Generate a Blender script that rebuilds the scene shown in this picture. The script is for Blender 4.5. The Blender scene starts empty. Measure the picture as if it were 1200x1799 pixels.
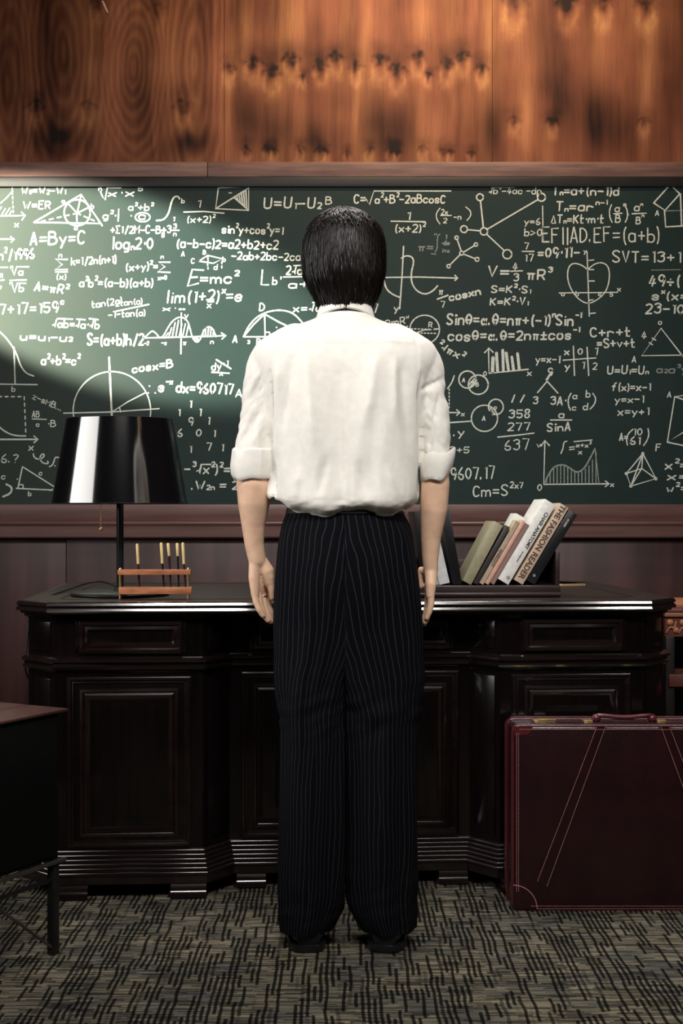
import bpy, bmesh, math, random
import numpy as np
from mathutils import Vector, Matrix, noise
random.seed(7); rng = np.random.default_rng(5)
sc = bpy.context.scene; COL = sc.collection
PI = math.pi
# ------------------------------------------------------------------ camera
F = 2336.0; CAMZ = 1.035
cd = bpy.data.cameras.new('camera'); cam = bpy.data.objects.new('camera', cd); COL.objects.link(cam)
cd.sensor_fit = 'VERTICAL'; cd.sensor_height = 36.0; cd.sensor_width = 24.0
cd.lens = F/1799*36.0; cam.location = (0, 0, CAMZ); cam.rotation_euler = (PI/2, 0, 0)
cd.clip_start = 0.05; sc.camera = cam
# ------------------------------------------------------------------ world, lights, exposure
w = bpy.data.worlds.new('world'); sc.world = w; w.use_nodes = True
w.node_tree.nodes['Background'].inputs[0].default_value = (0.8, 0.85, 1, 1)
w.node_tree.nodes['Background'].inputs[1].default_value = 0.014
vs = sc.view_settings; vs.view_transform = 'Standard'; vs.look = 'None'; vs.gamma = 1; vs.exposure = 0.0
vs.use_curve_mapping = False
def area(name, loc, tgt, sx, sy, power, col, spread=PI):
    l = bpy.data.lights.new(name, 'AREA'); l.shape = 'RECTANGLE'; l.size = sx; l.size_y = sy
    l.energy = power; l.color = col; l.spread = spread
    o = bpy.data.objects.new(name, l); COL.objects.link(o); o.location = loc
    o.rotation_euler = (Vector(tgt)-Vector(loc)).to_track_quat('-Z', 'Y').to_euler(); return o
def bx0(px): return (px-600)*5.6/F
def bz0(py): return CAMZ-(py-899.5)*5.6/F
def spot(name, loc, tgt, power, col, ang, blend, rad=0.05):
    l = bpy.data.lights.new(name, 'SPOT'); l.energy = power; l.color = col; l.spot_size = math.radians(ang)
    l.spot_blend = blend; l.shadow_soft_size = rad
    o = bpy.data.objects.new(name, l); COL.objects.link(o); o.location = loc
    o.rotation_euler = (Vector(tgt)-Vector(loc)).to_track_quat('-Z', 'Y').to_euler(); return o
area('softbox_left', (-2.45, 2.55, 2.05), (0.2, 3.0, 1.6), 1.9, 1.8, 34, (1, .97, .93), 2.4)
area('softbox_front', (0.10, 0.7, 3.5), (0.08, 3.3, 1.5), 1.45, .8, 32, (1, .96, .92), 1.4)
area('strip_right', (1.55, 1.9, 2.15), (-.6, 3.8, 1.0), .03, .6, 9, (1, .95, .88))
area('softbox_top', (0.15, 4.0, 3.5), (0.1, 3.5, 0.8), 1.5, .6, 22, (1, .93, .88), 2.2)
spot('beam_lamp', (-4.2, 4.0, 2.967), (bx0(135), 5.6, bz0(490)), 8200, (1, .94, .74), 13.6, .30, .04)
area('wall_wash', (0.4, 4.75, 3.56), (0.4, 5.6, 2.75), 1.4, .15, 20, (1, .74, .48), 2.4)
# ------------------------------------------------------------------ helpers
def P(px, py, Y): return Vector(((px-600)*Y/F, Y, CAMZ-(py-899.5)*Y/F))
def mat(name, col, rough=.5, metal=0, spec=.5, noise_amt=0, nscale=(20, 20, 20), bump=0, coat=0, bscale=None, col2=None, sheen=0, sss=0):
    m = bpy.data.materials.new(name); m.use_nodes = True; nt = m.node_tree; N = nt.nodes; L = nt.links
    b = N['Principled BSDF']
    b.inputs['Base Color'].default_value = (*col, 1); b.inputs['Roughness'].default_value = rough
    b.inputs['Metallic'].default_value = metal; b.inputs['Specular IOR Level'].default_value = spec
    b.inputs['Coat Weight'].default_value = coat; b.inputs['Coat Roughness'].default_value = .12
    b.inputs['Sheen Weight'].default_value = sheen
    if sss:
        b.inputs['Subsurface Weight'].default_value = sss; b.inputs['Subsurface Radius'].default_value = (.02, .008, .004); b.inputs['Subsurface Scale'].default_value = .5
    if noise_amt or bump:
        tc = N.new('ShaderNodeTexCoord'); mp = N.new('ShaderNodeMapping'); mp.inputs['Scale'].default_value = nscale
        L.new(tc.outputs['Object'], mp.inputs[0]); nz = N.new('ShaderNodeTexNoise'); nz.inputs['Scale'].default_value = 1; nz.inputs['Detail'].default_value = 5
        L.new(mp.outputs[0], nz.inputs['Vector'])
        if noise_amt:
            mx = N.new('ShaderNodeMix'); mx.data_type = 'RGBA'
            c2 = col2 or tuple(c*(1-noise_amt) for c in col)
            mx.inputs[6].default_value = (*c2, 1); mx.inputs[7].default_value = (*[min(1, c*(1+.0*noise_amt)) for c in col], 1)
            mr = N.new('ShaderNodeMapRange'); mr.inputs[1].default_value = .35; mr.inputs[2].default_value = .65
            L.new(nz.outputs[0], mr.inputs[0]); L.new(mr.outputs[0], mx.inputs[0]); L.new(mx.outputs[2], b.inputs['Base Color'])
        if bump:
            src = nz
            if bscale:
                mp2 = N.new('ShaderNodeMapping'); mp2.inputs['Scale'].default_value = bscale; L.new(tc.outputs['Object'], mp2.inputs[0])
                src = N.new('ShaderNodeTexNoise'); src.inputs['Scale'].default_value = 1; src.inputs['Detail'].default_value = 3; L.new(mp2.outputs[0], src.inputs['Vector'])
            bp = N.new('ShaderNodeBump'); bp.inputs['Strength'].default_value = bump; bp.inputs['Distance'].default_value = .002
            L.new(src.outputs[0], bp.inputs['Height']); L.new(bp.outputs[0], b.inputs['Normal'])
    return m
def build(name, bm, m, parent=None, smooth=True, loc=None, rot=None, mods=None, **tags):
    me = bpy.data.meshes.new(name); bmesh.ops.recalc_face_normals(bm, faces=bm.faces[:]) if smooth != 'keep' else None
    bm.to_mesh(me); bm.free()
    return link(name, me, m, parent, smooth, loc, rot, **tags)
def link(name, me, m, parent=None, smooth=True, loc=None, rot=None, **tags):
    if m is not None:
        for x in (m if isinstance(m, (list, tuple)) else [m]): me.materials.append(x)
    if smooth:
        me.shade_smooth()
        try: me.set_sharp_from_angle(angle=math.radians(38))
        except Exception: pass
    o = bpy.data.objects.new(name, me); COL.objects.link(o)
    if parent: o.parent = parent
    if loc: o.location = loc
    if rot: o.rotation_euler = rot
    for k, v in tags.items(): o[k] = v
    return o
def empty(name, loc, label, cat, rz=0, group=None):
    o = bpy.data.objects.new(name, None); COL.objects.link(o); o.location = loc; o.rotation_euler = (0, 0, rz)
    o.empty_display_size = .05; o['label'] = label; o['category'] = cat
    if group: o['group'] = group
    return o
def box(bm, a, b, bev=0, M=None, seg=2):
    t = bmesh.new(); bmesh.ops.create_cube(t, size=1)
    for v in t.verts: v.co = Vector([(a[i]+b[i])/2+v.co[i]*(b[i]-a[i]) for i in range(3)])
    if bev: bmesh.ops.bevel(t, geom=t.edges[:], offset=bev, segments=seg, profile=.5, affect='EDGES')
    if M is not None: t.transform(M)
    merge(bm, t)
def merge(bm, t):
    me = bpy.data.meshes.new('tmp'); t.to_mesh(me); t.free(); bm.from_mesh(me); bpy.data.meshes.remove(me)
def loft(bm, rings, cap=True, closed=True):
    vs_ = [[bm.verts.new(p) for p in r] for r in rings]; n = len(rings[0])
    for i in range(len(rings)-1):
        for j in range(n if closed else n-1):
            k = (j+1) % n
            try: bm.faces.new((vs_[i][j], vs_[i][k], vs_[i+1][k], vs_[i+1][j]))
            except ValueError: pass
    if cap and closed:
        bm.faces.new(vs_[0][::-1]); bm.faces.new(vs_[-1])
    return vs_
def lathe(bm, prof, n=32, c=(0, 0, 0), cap=False):
    rings = [[Vector((c[0]+r*math.cos(2*PI*j/n), c[1]+r*math.sin(2*PI*j/n), c[2]+z)) for j in range(n)] for r, z in prof]
    loft(bm, rings, cap)
def tube(bm, pts, r, n=8, cap=True):
    pts = [Vector(p) for p in pts]; rs = r if isinstance(r, (list, tuple)) else [r]*len(pts)
    up = None; rings = []
    for i, p in enumerate(pts):
        d = (pts[min(i+1, len(pts)-1)]-pts[max(i-1, 0)]).normalized()
        if up is None: up = Vector((0, 0, 1)) if abs(d.z) < .9 else Vector((1, 0, 0))
        s = d.cross(up).normalized(); up = s.cross(d).normalized()
        rings.append([p+(s*math.cos(2*PI*j/n)+up*math.sin(2*PI*j/n))*rs[i] for j in range(n)])
    loft(bm, rings, cap)
def capsule(bm, pts, rs, n=14, flat=None):
    """closed tapered tube with rounded ends; flat=(axis vector, factor) squashes it"""
    pts = [Vector(p) for p in pts]
    P2 = []; R2 = []
    d0 = (pts[0]-pts[1]).normalized(); d1 = (pts[-1]-pts[-2]).normalized()
    for a in (80, 60, 35, 12): P2.append(pts[0]+d0*rs[0]*math.sin(math.radians(a))); R2.append(rs[0]*math.cos(math.radians(a)))
    P2 += pts; R2 += list(rs)
    for a in (12, 35, 60, 80): P2.append(pts[-1]+d1*rs[-1]*math.sin(math.radians(a))); R2.append(rs[-1]*math.cos(math.radians(a)))
    t = bmesh.new(); tube(t, P2, R2, n)
    if flat:
        ax = Vector(flat[0]).normalized(); 
        ce = [ ]
        for v in t.verts:
            # nearest axis point
            best = min(range(len(pts)-1), key=lambda i: (v.co-(pts[i]+pts[i+1])/2).length)
            a, b = pts[best], pts[best+1]; u = max(0, min(1, (v.co-a).dot(b-a)/(b-a).length_squared)); q = a+(b-a)*u
            dd = (v.co-q).dot(ax); v.co -= ax*dd*(1-flat[1])
    bmesh.ops.recalc_face_normals(t, faces=t.faces[:]); merge(bm, t)
def ellipsoid(bm, c, r, rot=None, u=24, v=16):
    t = bmesh.new(); bmesh.ops.create_uvsphere(t, u_segments=u, v_segments=v, radius=1)
    M = Matrix.Translation(c) @ (rot.to_4x4() if rot else Matrix.Identity(4)) @ Matrix.Diagonal((*r, 1)); t.transform(M); merge(bm, t)
def sweep(bm, path, prof, closed=True, cap=False, M=None):
    """sweep profile [(out, z)] round a plan polyline (CCW, outward = right of travel) with mitred corners"""
    n = len(path); rings = []
    for i in range(n):
        p = Vector(path[i]); a = Vector(path[(i-1) % n]); b = Vector(path[(i+1) % n])
        if not closed and i == 0: a = p-(b-p)
        if not closed and i == n-1: b = p+(p-a)
        d1 = (p-a).normalized(); d2 = (b-p).normalized()
        n1 = Vector((d1.y, -d1.x)); n2 = Vector((d2.y, -d2.x)); m = (n1+n2); m = m/max(.2, m.dot(n1))
        r = [Vector((p.x+m.x*o, p.y+m.y*o, z)) for o, z in prof]
        if M is not None: r = [M @ q for q in r]
        rings.append(r)
    vs_ = [[bm.verts.new(q) for q in r] for r in rings]; k = len(prof)
    for i in range(n if closed else n-1):
        for j in range(k-1):
            a = vs_[i]; b = vs_[(i+1) % n]; bm.faces.new((a[j], b[j], b[j+1], a[j+1]))
    if cap and not closed: bm.faces.new(vs_[0]); bm.faces.new(vs_[-1][::-1])
    return vs_
def prism(bm, poly, z0, z1, M=None, bev=0):
    t = bmesh.new(); a = [t.verts.new((*p, z0)) for p in poly]; b = [t.verts.new((*p, z1)) for p in poly]; n = len(poly)
    t.faces.new(a[::-1]); t.faces.new(b)
    for i in range(n): t.faces.new((a[i], a[(i+1) % n], b[(i+1) % n], b[i]))
    if bev: bmesh.ops.bevel(t, geom=t.edges[:], offset=bev, segments=2, profile=.5, affect='EDGES')
    if M is not None: t.transform(M)
    merge(bm, t)
def vnoise(x, y, seed=0):
    x = np.asarray(x, float); y = np.asarray(y, float)
    xi = np.floor(x).astype(np.int64); yi = np.floor(y).astype(np.int64); fx = x-xi; fy = y-yi
    fx = fx*fx*(3-2*fx); fy = fy*fy*(3-2*fy)
    def h(a, b):
        k = (a*374761393+b*668265263+seed*1442695041) & 0xffffffff; k = ((k ^ (k >> 13))*1274126177) & 0xffffffff
        return ((k ^ (k >> 16)) & 0xffff)/65535.0
    return (h(xi, yi)*(1-fx)+h(xi+1, yi)*fx)*(1-fy)+(h(xi, yi+1)*(1-fx)+h(xi+1, yi+1)*fx)*fy
def fbm(x, y, seed=0, o=4):
    s = 0; a = .5
    for i in range(o): s = s+a*vnoise(x*2**i, y*2**i, seed+i*17); a *= .5
    return s/(1-.5**o)
# ------------------------------------------------------------------ materials
M_lacq = mat('black_stained_wood', (.005, .003, .003), .20, spec=.45, noise_amt=.45, nscale=(60, 60, 4), coat=.3, bump=.08)
M_desktop = mat('desktop_wood', (.030, .016, .014), .34, spec=.5, noise_amt=.4, nscale=(4, 50, 50))
M_mould = mat('polished_moulding', (.012, .006, .006), .13, spec=.9, noise_amt=.4, nscale=(4, 50, 50), coat=1.0); M_mould.node_tree.nodes['Principled BSDF'].inputs['IOR'].default_value = 1.9
M_mould2 = mat('waxed_moulding', (.010, .005, .005), .20, spec=.6, noise_amt=.4, nscale=(4, 50, 50), coat=.6)
M_dark = mat('dark_wood', (.012, .008, .008), .4, noise_amt=.3, nscale=(40, 40, 5))  # plain dark wood for the side stand's legs and back panel
M_rail = mat('rail_wood', (.15, .075, .068), .38, noise_amt=.3, nscale=(3, 50, 50))
M_wains = mat('wainscot_wood', (.078, .032, .029), .45, noise_amt=.55, nscale=(14, 14, 1.2))
M_wall = mat('plain_wall', (.05, .035, .03), .8, noise_amt=.2, nscale=(3, 3, 3))
M_ceil = mat('ceiling_paint', (.06, .055, .05), .9, noise_amt=.1, nscale=(3, 3, 3))
M_blackmetal = mat('black_metal', (.012, .012, .013), .35, spec=.5, noise_amt=.2, nscale=(30, 30, 30))
M_black = mat('black_matt', (.01, .01, .011), .5, noise_amt=.2, nscale=(30, 30, 30))
M_brass = mat('brass', (.85, .62, .25), .3, metal=.85, noise_amt=.15, nscale=(60, 60, 60))
M_rackwood = mat('orange_wood', (.55, .20, .09), .42, noise_amt=.45, nscale=(20, 90, 90))
M_cream = mat('cream_handle', (.85, .66, .30), .4, noise_amt=.15, nscale=(90, 90, 30))
M_skin = mat('skin', (.86, .56, .39), .45, noise_amt=.12, nscale=(40, 40, 40), bump=.15, bscale=(350, 350, 350), sss=.12)
M_chalk = mat('chalk', (.74, .80, .75), .9, noise_amt=.35, nscale=(180, 180, 180))
M_chalkdim = mat('faint_chalk', (.33, .38, .36), .9, noise_amt=.5, nscale=(180, 180, 180))
# ------------------------------------------------------------------ room
YW = 5.6; ZB = 3.62
def bpt(px, py, off=0.0): return Vector(((px-600)*YW/F, YW-off, CAMZ-(py-899.5)*YW/F))
def bz(py): return CAMZ-(py-899.5)*YW/F
def bx_(px): return (px-600)*YW/F
S = {'kind': 'structure'}
def carpet():
    m = bpy.data.materials.new('woven_carpet'); m.use_nodes = True; nt = m.node_tree; N = nt.nodes; L = nt.links; b = N['Principled BSDF']
    b.inputs['Roughness'].default_value = .95; b.inputs['Specular IOR Level'].default_value = .1
    tc = N.new('ShaderNodeTexCoord')
    def nz(scale, detail=2, off=0):
        mp = N.new('ShaderNodeMapping'); mp.inputs['Scale'].default_value = scale; mp.inputs['Location'].default_value = (off, off*.7, 0)
        L.new(tc.outputs['Object'], mp.inputs[0]); n = N.new('ShaderNodeTexNoise'); n.inputs['Scale'].default_value = 1; n.inputs['Detail'].default_value = detail
        L.new(mp.outputs[0], n.inputs['Vector']); return n.outputs[0]
    def rng_(x, a, c, lo=0, hi=1):
        r = N.new('ShaderNodeMapRange'); r.inputs[1].default_value = a; r.inputs[2].default_value = c; r.inputs[3].default_value = lo; r.inputs[4].default_value = hi
        L.new(x, r.inputs[0]); return r.outputs[0]
    def mth(op, x, y):
        r = N.new('ShaderNodeMath'); r.operation = op
        for i, q in enumerate((x, y)):
            if isinstance(q, (int, float)): r.inputs[i].default_value = q
            else: L.new(q, r.inputs[i])
        return r.outputs[0]
    # woven cells: short pale weft dashes crossed by dark warp dashes
    sx = N.new('ShaderNodeSeparateXYZ'); L.new(tc.outputs['Object'], sx.inputs[0])
    def fl(x, s, off=0): return mth('FLOOR', mth('ADD', mth('MULTIPLY', x, s), off), 0)
    def cell(ix, iy):
        c = N.new('ShaderNodeCombineXYZ'); L.new(ix, c.inputs[0]); L.new(iy, c.inputs[1]); wn = N.new('ShaderNodeTexWhiteNoise'); wn.noise_dimensions = '2D'; L.new(c.outputs[0], wn.inputs['Vector']); return wn.outputs['Value']
    wob = mth('MULTIPLY', mth('SUBTRACT', nz((9, 9, 1), 2, 2.2), .5), .014)
    gx = mth('ADD', sx.outputs[0], wob); gy = mth('ADD', sx.outputs[1], wob)
    iy = fl(gy, 170.0); sh = mth('MULTIPLY', cell(iy, iy), 7.3)          # each weft row starts somewhere else
    w1 = cell(mth('FLOOR', mth('ADD', mth('MULTIPLY', gx, 19.0), sh), 0), iy)
    ix = fl(gx, 78.0); sh2 = mth('MULTIPLY', cell(ix, ix), 5.7)
    w2 = cell(ix, mth('FLOOR', mth('ADD', mth('MULTIPLY', gy, 12.0), sh2), 0))
    patch = rng_(nz((5, 5, 1), 2, 8.1), .35, .65)
    fine = rng_(nz((420, 420, 10), 1, 1.7), .3, .7, .55, 1.15)
    streak = rng_(w1, .15, 1, .22, 1); dash = rng_(w2, .55, .70, .10, 1)
    warpline = rng_(mth('ABSOLUTE', mth('SUBTRACT', mth('FRACT', mth('MULTIPLY', gx, 78.0), 0), .5), 0), .20, .34, 0, 1)
    wv = mth('MULTIPLY', mth('MULTIPLY', streak, mth('MAXIMUM', dash, warpline)), fine)
    ramp = N.new('ShaderNodeValToRGB'); e = ramp.color_ramp.elements
    e[0].position = 0; e[0].color = (.12, .125, .12, 1); e[1].position = 1; e[1].color = (.36, .31, .205, 1)
    L.new(mth('ADD', mth('MULTIPLY', patch, .4), mth('MULTIPLY', rng_(nz((7, 60, 1), 2, 5.5), .4, .65), .6)), ramp.inputs[0])
    mx = N.new('ShaderNodeMix'); mx.data_type = 'RGBA'; mx.blend_type = 'MULTIPLY'; mx.inputs[0].default_value = 1
    L.new(ramp.outputs[0], mx.inputs[6]); L.new(wv, mx.inputs[7]); L.new(mx.outputs[2], b.inputs['Base Color'])
    bp = N.new('ShaderNodeBump'); bp.inputs['Strength'].default_value = .5; bp.inputs['Distance'].default_value = .003
    L.new(wv, bp.inputs['Height']); L.new(bp.outputs[0], b.inputs['Normal']); return m
bm = bmesh.new(); box(bm, (-5.0, -1.6, -.05), (3.6, YW+.06, 0)); build('floor', bm, carpet(), smooth=False, **S)
bm = bmesh.new(); box(bm, (-5.0, -1.6, ZB), (3.6, YW+.06, ZB+.05)); build('ceiling', bm, M_ceil, smooth=False, **S)
bm = bmesh.new(); box(bm, (-5.05, -1.6, 0), (-5.0, YW+.06, ZB)); build('wall_left', bm, M_wall, smooth=False, **S)
bm = bmesh.new(); box(bm, (3.6, -1.6, 0), (3.65, YW+.06, ZB)); build('wall_right', bm, M_wall, smooth=False, **S)
bm = bmesh.new(); box(bm, (-5.0, -1.65, 0), (3.6, -1.6, ZB)); build('wall_front', bm, M_wall, smooth=False, **S)
bm = bmesh.new(); box(bm, (-5.0, YW+.02, 0), (3.6, YW+.06, ZB)); wb = build('wall_back', bm, M_wall, smooth=False, **S)
# plywood sheets above the board: rotary-cut veneer drawn into a colour attribute
def plywood_mat():
    m = bpy.data.materials.new('plywood_veneer'); m.use_nodes = True; nt = m.node_tree; N = nt.nodes; L = nt.links; b = N['Principled BSDF']
    at = N.new('ShaderNodeAttribute'); at.attribute_name = 'Col'
    tc = N.new('ShaderNodeTexCoord'); mp = N.new('ShaderNodeMapping'); mp.inputs['Scale'].default_value = (160, 160, 9)
    nz = N.new('ShaderNodeTexNoise'); nz.inputs['Scale'].default_value = 1; nz.inputs['Detail'].default_value = 4
    L.new(tc.outputs['Object'], mp.inputs[0]); L.new(mp.outputs[0], nz.inputs['Vector'])
    mr = N.new('ShaderNodeMapRange'); mr.inputs[1].default_value = .3; mr.inputs[2].default_value = .7; mr.inputs[3].default_value = .86; mr.inputs[4].default_value = 1.08
    L.new(nz.outputs[0], mr.inputs[0]); mx = N.new('ShaderNodeMix'); mx.data_type = 'RGBA'; mx.blend_type = 'MULTIPLY'; mx.inputs[0].default_value = 1
    L.new(at.outputs['Color'], mx.inputs[6]); L.new(mr.outputs[0], mx.inputs[7]); L.new(mx.outputs[2], b.inputs['Base Color'])
    b.inputs['Roughness'].default_value = .62; b.inputs['Specular IOR Level'].default_value = .2; return m
M_ply = plywood_mat()
def veneer(px, py):
    wx = px+14*(fbm(px/60, py/160, 3)-.5)+6*(fbm(px/18, py/90, 9)-.5)
    s = fbm(wx/26, py/420, 11, 4); s2 = fbm(wx/7, py/500, 21, 3); blot = fbm(px/85, py/120, 31, 3)
    v = .56+.62*(s-.5)+.16*(s2-.5)+.6*(blot-.5)
    yel = np.clip((fbm(wx/38, py/380, 41, 3)-.50)*4, 0, 1)
    dk = np.zeros_like(v); lt = np.zeros_like(v)
    WX = px+9*(fbm(px/11, py/13, 61, 3)-.5); WY = py+12*(fbm(px/12, py/15, 71, 3)-.5); RG = fbm(px/6, py/7, 91, 3)
    # cathedral figures on the left sheet
    for cx, cy, wdt, hgt, per in ((236, 120, 52, 150, 9), (345, 110, 46, 230, 11), (110, 90, 80, 260, 12), (15, 150, 40, 200, 9)):
        t = np.sqrt(((wx-cx)/wdt)**2+((py-cy)/hgt)**2)+.10*(fbm(px/30, py/60, 5)-.5)
        ringv = np.sin(t*wdt/per*2*PI); msk = np.exp(-np.clip(t-.9, 0, 9)**2*7)*(px < 393)
        v = v+.065*ringv*msk; yel = yel*(1-.5*msk)+.5*msk*np.clip(ringv, 0, 1)
        dk = dk+.16*msk*np.clip(1-t, 0, 1)
    def knot(x, y, r, d=1.0):
        nonlocal dk, lt
        near = (np.abs(px-x) < r*8) & (np.abs(py-y) < r*9)
        if not near.any(): return
        dx = (WX[near]-x)/r; dy = (WY[near]-y)/r; rag = .6+.8*RG[near]
        e = np.exp(-(dx**2*1.5+(dy*(.55+.5*(dy > 0)))**2)); q = .44*d*e*rag
        arc = np.exp(-((np.sqrt((dx/1.5)**2+((dy-.4)/1.5)**2)-1.2)/.42)**2)*np.clip(.4-dy, 0, 1)*np.clip(.3+1.6*RG[near]-.4, 0, 1); q = q+.30*d*arc*rag
        q = q+.20*d*np.exp(-((dx/2.6)**2+((dy+3.0)/1.8)**2))
        dk[near] += q
        lt[near] += .55*d*(.8*np.exp(-(((np.abs(dx)-1.25)/.55)**2+((dy-1.5)/1.5)**2))+.8*np.exp(-((dx/1.5)**2+((dy-3.4)/1.5)**2)))*rag
    mid = ((403, 124, 7), (444, 113, 9), (476, 131, 9.5), (512, 109, 8), (530, 138, 4.5), (562, 120, 8), (590, 106, 8))
    for k in (0, 1, 2):
        for x, y, r in mid:
            if x+222*k < 864: knot(x+222*k, y+(k == 1)*-2, r)
        for x, r in ((432, 5), (470, 5), (481, 4), (527, 5), (562, 6), (574, 4), (611, 4)):
            if x+216*k < 864: knot(x+216*k, 268+3*math.sin(x), r, .75)
    for x, y, r, d in ((62, 192, 8, .7), (155, 190, 8, .65), (322, 192, 9, .75), (168, 12, 8, .6), (903, 8, 13, 1), (998, 10, 11, 1), (1060, 12, 10, 1), (1135, 14, 11, 1.1), (903, 216, 6, .7), (970, 218, 6, .8), (1132, 216, 6, .8), (275, 20, 9, .4)): knot(x, y, r, d)
    # dark mineral streaks rising from the lower edge
    for x, y, a, bb, d in ((430, 210, 26, 70, .42), (652, 215, 24, 70, .42), (480, 230, 40, 40, .3), (700, 225, 34, 60, .34), (862, 230, 16, 60, .36), (110, 245, 55, 30, .45), (330, 250, 40, 24, .4), (985, 150, 40, 80, .35), (1060, 215, 60, 60, .42), (1170, 110, 30, 120, .3), (240, 150, 24, 70, .25), (560, 240, 40, 30, .2)):
        dk = dk+d*np.exp(-(((px-x)/a)**2+((py-y)/bb)**2))
    for x, a, y, bb in ((430, 9, 60, 60), (640, 9, 60, 70), (856, 7, 60, 90), (405, 6, 170, 90), (629, 6, 190, 80), (932, 14, 210, 90), (1045, 14, 70, 110), (1140, 12, 120, 140), (520, 22, 40, 60), (740, 22, 30, 60), (160, 8, 120, 80)):
        lt = lt+.42*np.exp(-(((px-x-(120-py)*.05)/a)**2+((py-y)/bb)**2))
    v = np.clip(v-dk+lt*.55, .05, 1.3)
    base = np.stack([.37*v**1.15, .142*v**1.35, .078*v**1.4], -1)
    yl = np.clip(yel*.55+lt, 0, 1)[..., None]
    col = base*(1-yl*.55)+np.stack([.50*v, .27*v**1.2, .10*v**1.3], -1)*(yl*.55)
    grey = np.clip(dk, 0, 1)[..., None]*.35
    return np.clip(col*(1-grey)+grey*np.stack([.10*v, .065*v, .055*v], -1), 0.004, 1)
edges = [-1480, -1015, -545, -75+0, 394, 865, 1335, 1805]
zt0 = bz(285); 
for i in range(len(edges)-1):
    x0, x1 = bx_(edges[i])+.001, bx_(edges[i+1])-.001; z0, z1 = zt0, ZB-.002
    vis = edges[i+1] > -20 and edges[i] < 1230
    step = .0055 if vis else .03
    nx = int((x1-x0)/step); nz_ = int((z1-z0)/step)
    xs = np.linspace(x0, x1, nx); zs = np.linspace(z0, z1, nz_); X, Z = np.meshgrid(xs, zs)
    co = np.stack([X, np.full_like(X, YW), Z], -1).reshape(-1, 3)
    idx = np.arange(nx*nz_).reshape(nz_, nx); q = np.stack([idx[:-1, :-1], idx[:-1, 1:], idx[1:, 1:], idx[1:, :-1]], -1).reshape(-1, 4)
    # sheet edges turned back for thickness
    rim = [0, nx-1, nx*nz_-1, nx*(nz_-1)]; back = co[rim].copy(); back[:, 1] = YW+.018
    n0 = len(co); co = np.vstack([co, back]); faces = [tuple(int(k) for k in f) for f in q]
    for a in range(4): faces.append((rim[a], n0+a, n0+(a+1) % 4, rim[(a+1) % 4]))
    me = bpy.data.meshes.new('plywood_panel'); me.from_pydata(co.tolist(), [], faces)
    px = 600+co[:, 0]*F/YW; py = 899.5-(co[:, 2]-CAMZ)*F/YW
    c = veneer(px, py); ca = me.color_attributes.new('Col', 'FLOAT_COLOR', 'POINT')
    ca.data.foreach_set('color', np.concatenate([c, np.ones((len(c), 1))], 1).astype(np.float32).ravel())
    link('plywood_panel', me, M_ply, wb, smooth=False)
# small splinter scar in the veneer, top left
bm = bmesh.new(); prism(bm, [(-.004, .028), (.006, .026), (.022, -.012), (.026, -.028), (.016, -.018)], 0, .0015, Matrix.Translation(bpt(180, 13, .001)) @ Matrix.Rotation(PI/2, 4, 'X'))
build('veneer_scar', bm, mat('bare_wood', (.75, .55, .38), .7, noise_amt=.3, nscale=(80, 80, 80)), wb)
# horizontal trim between plywood and board, wainscot, chair rail
M_trim = mat('trim_wood', (.21, .115, .10), .5, noise_amt=.45, nscale=(5, 60, 60))
def trimseg(name, z0, z1, d, m, cuts, rd=.004, **t):
    root = empty(name, (0, YW, z0), '', ''); del root['label']; del root['category']; root['kind'] = 'structure'
    for a, b in zip(cuts[:-1], cuts[1:]):
        bm = bmesh.new(); box(bm, (a+.0008, -d, 0), (b-.0008, .018, z1-z0), rd); build('trim_board', bm, m, root)
    return root
trimseg('trim_1', bz(312), bz(285)-.001, .012, M_trim, (bx_(-1400), bx_(-577), bx_(365), bx_(1500), 3.3))
rail = empty('trim_2', (0, YW, bz(945)), '', ''); del rail['label']; del rail['category']; rail['kind'] = 'structure'
bm = bmesh.new(); box(bm, (-4.9, -.020, bz(916)-bz(945)), (3.5, .018, bz(886)-bz(945)), .003); build('rail_face', bm, M_rail, rail)
prof = [(.0, 0), (.045, 0), (.050, .006), (.050, .050), (.055, .056), (.056, .062), (.052, .068), (.02, .070), (0, .070)]
bm = bmesh.new(); sweep(bm, [(-4.9, 0), (3.5, 0)], prof, closed=False, cap=True); build('rail_lip', bm, M_rail, rail)
k = 0
for a, b in ((-4.5, -3.3), (-3.3, -2.1), (-2.1, -1.16), (-1.16, -.22), (-.22, .72), (.72, 1.66), (1.66, 3.3)):
    bm = bmesh.new(); box(bm, (a+.001, YW+.0, .12), (b-.001, YW+.02, bz(946)), .002); build('wainscot_panel', bm, M_wains, wb)
bm = bmesh.new(); box(bm, (-4.9, YW-.012, 0), (3.5, YW+.02, .118), .004); build('baseboard_back', bm, M_rail, **S)
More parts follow.
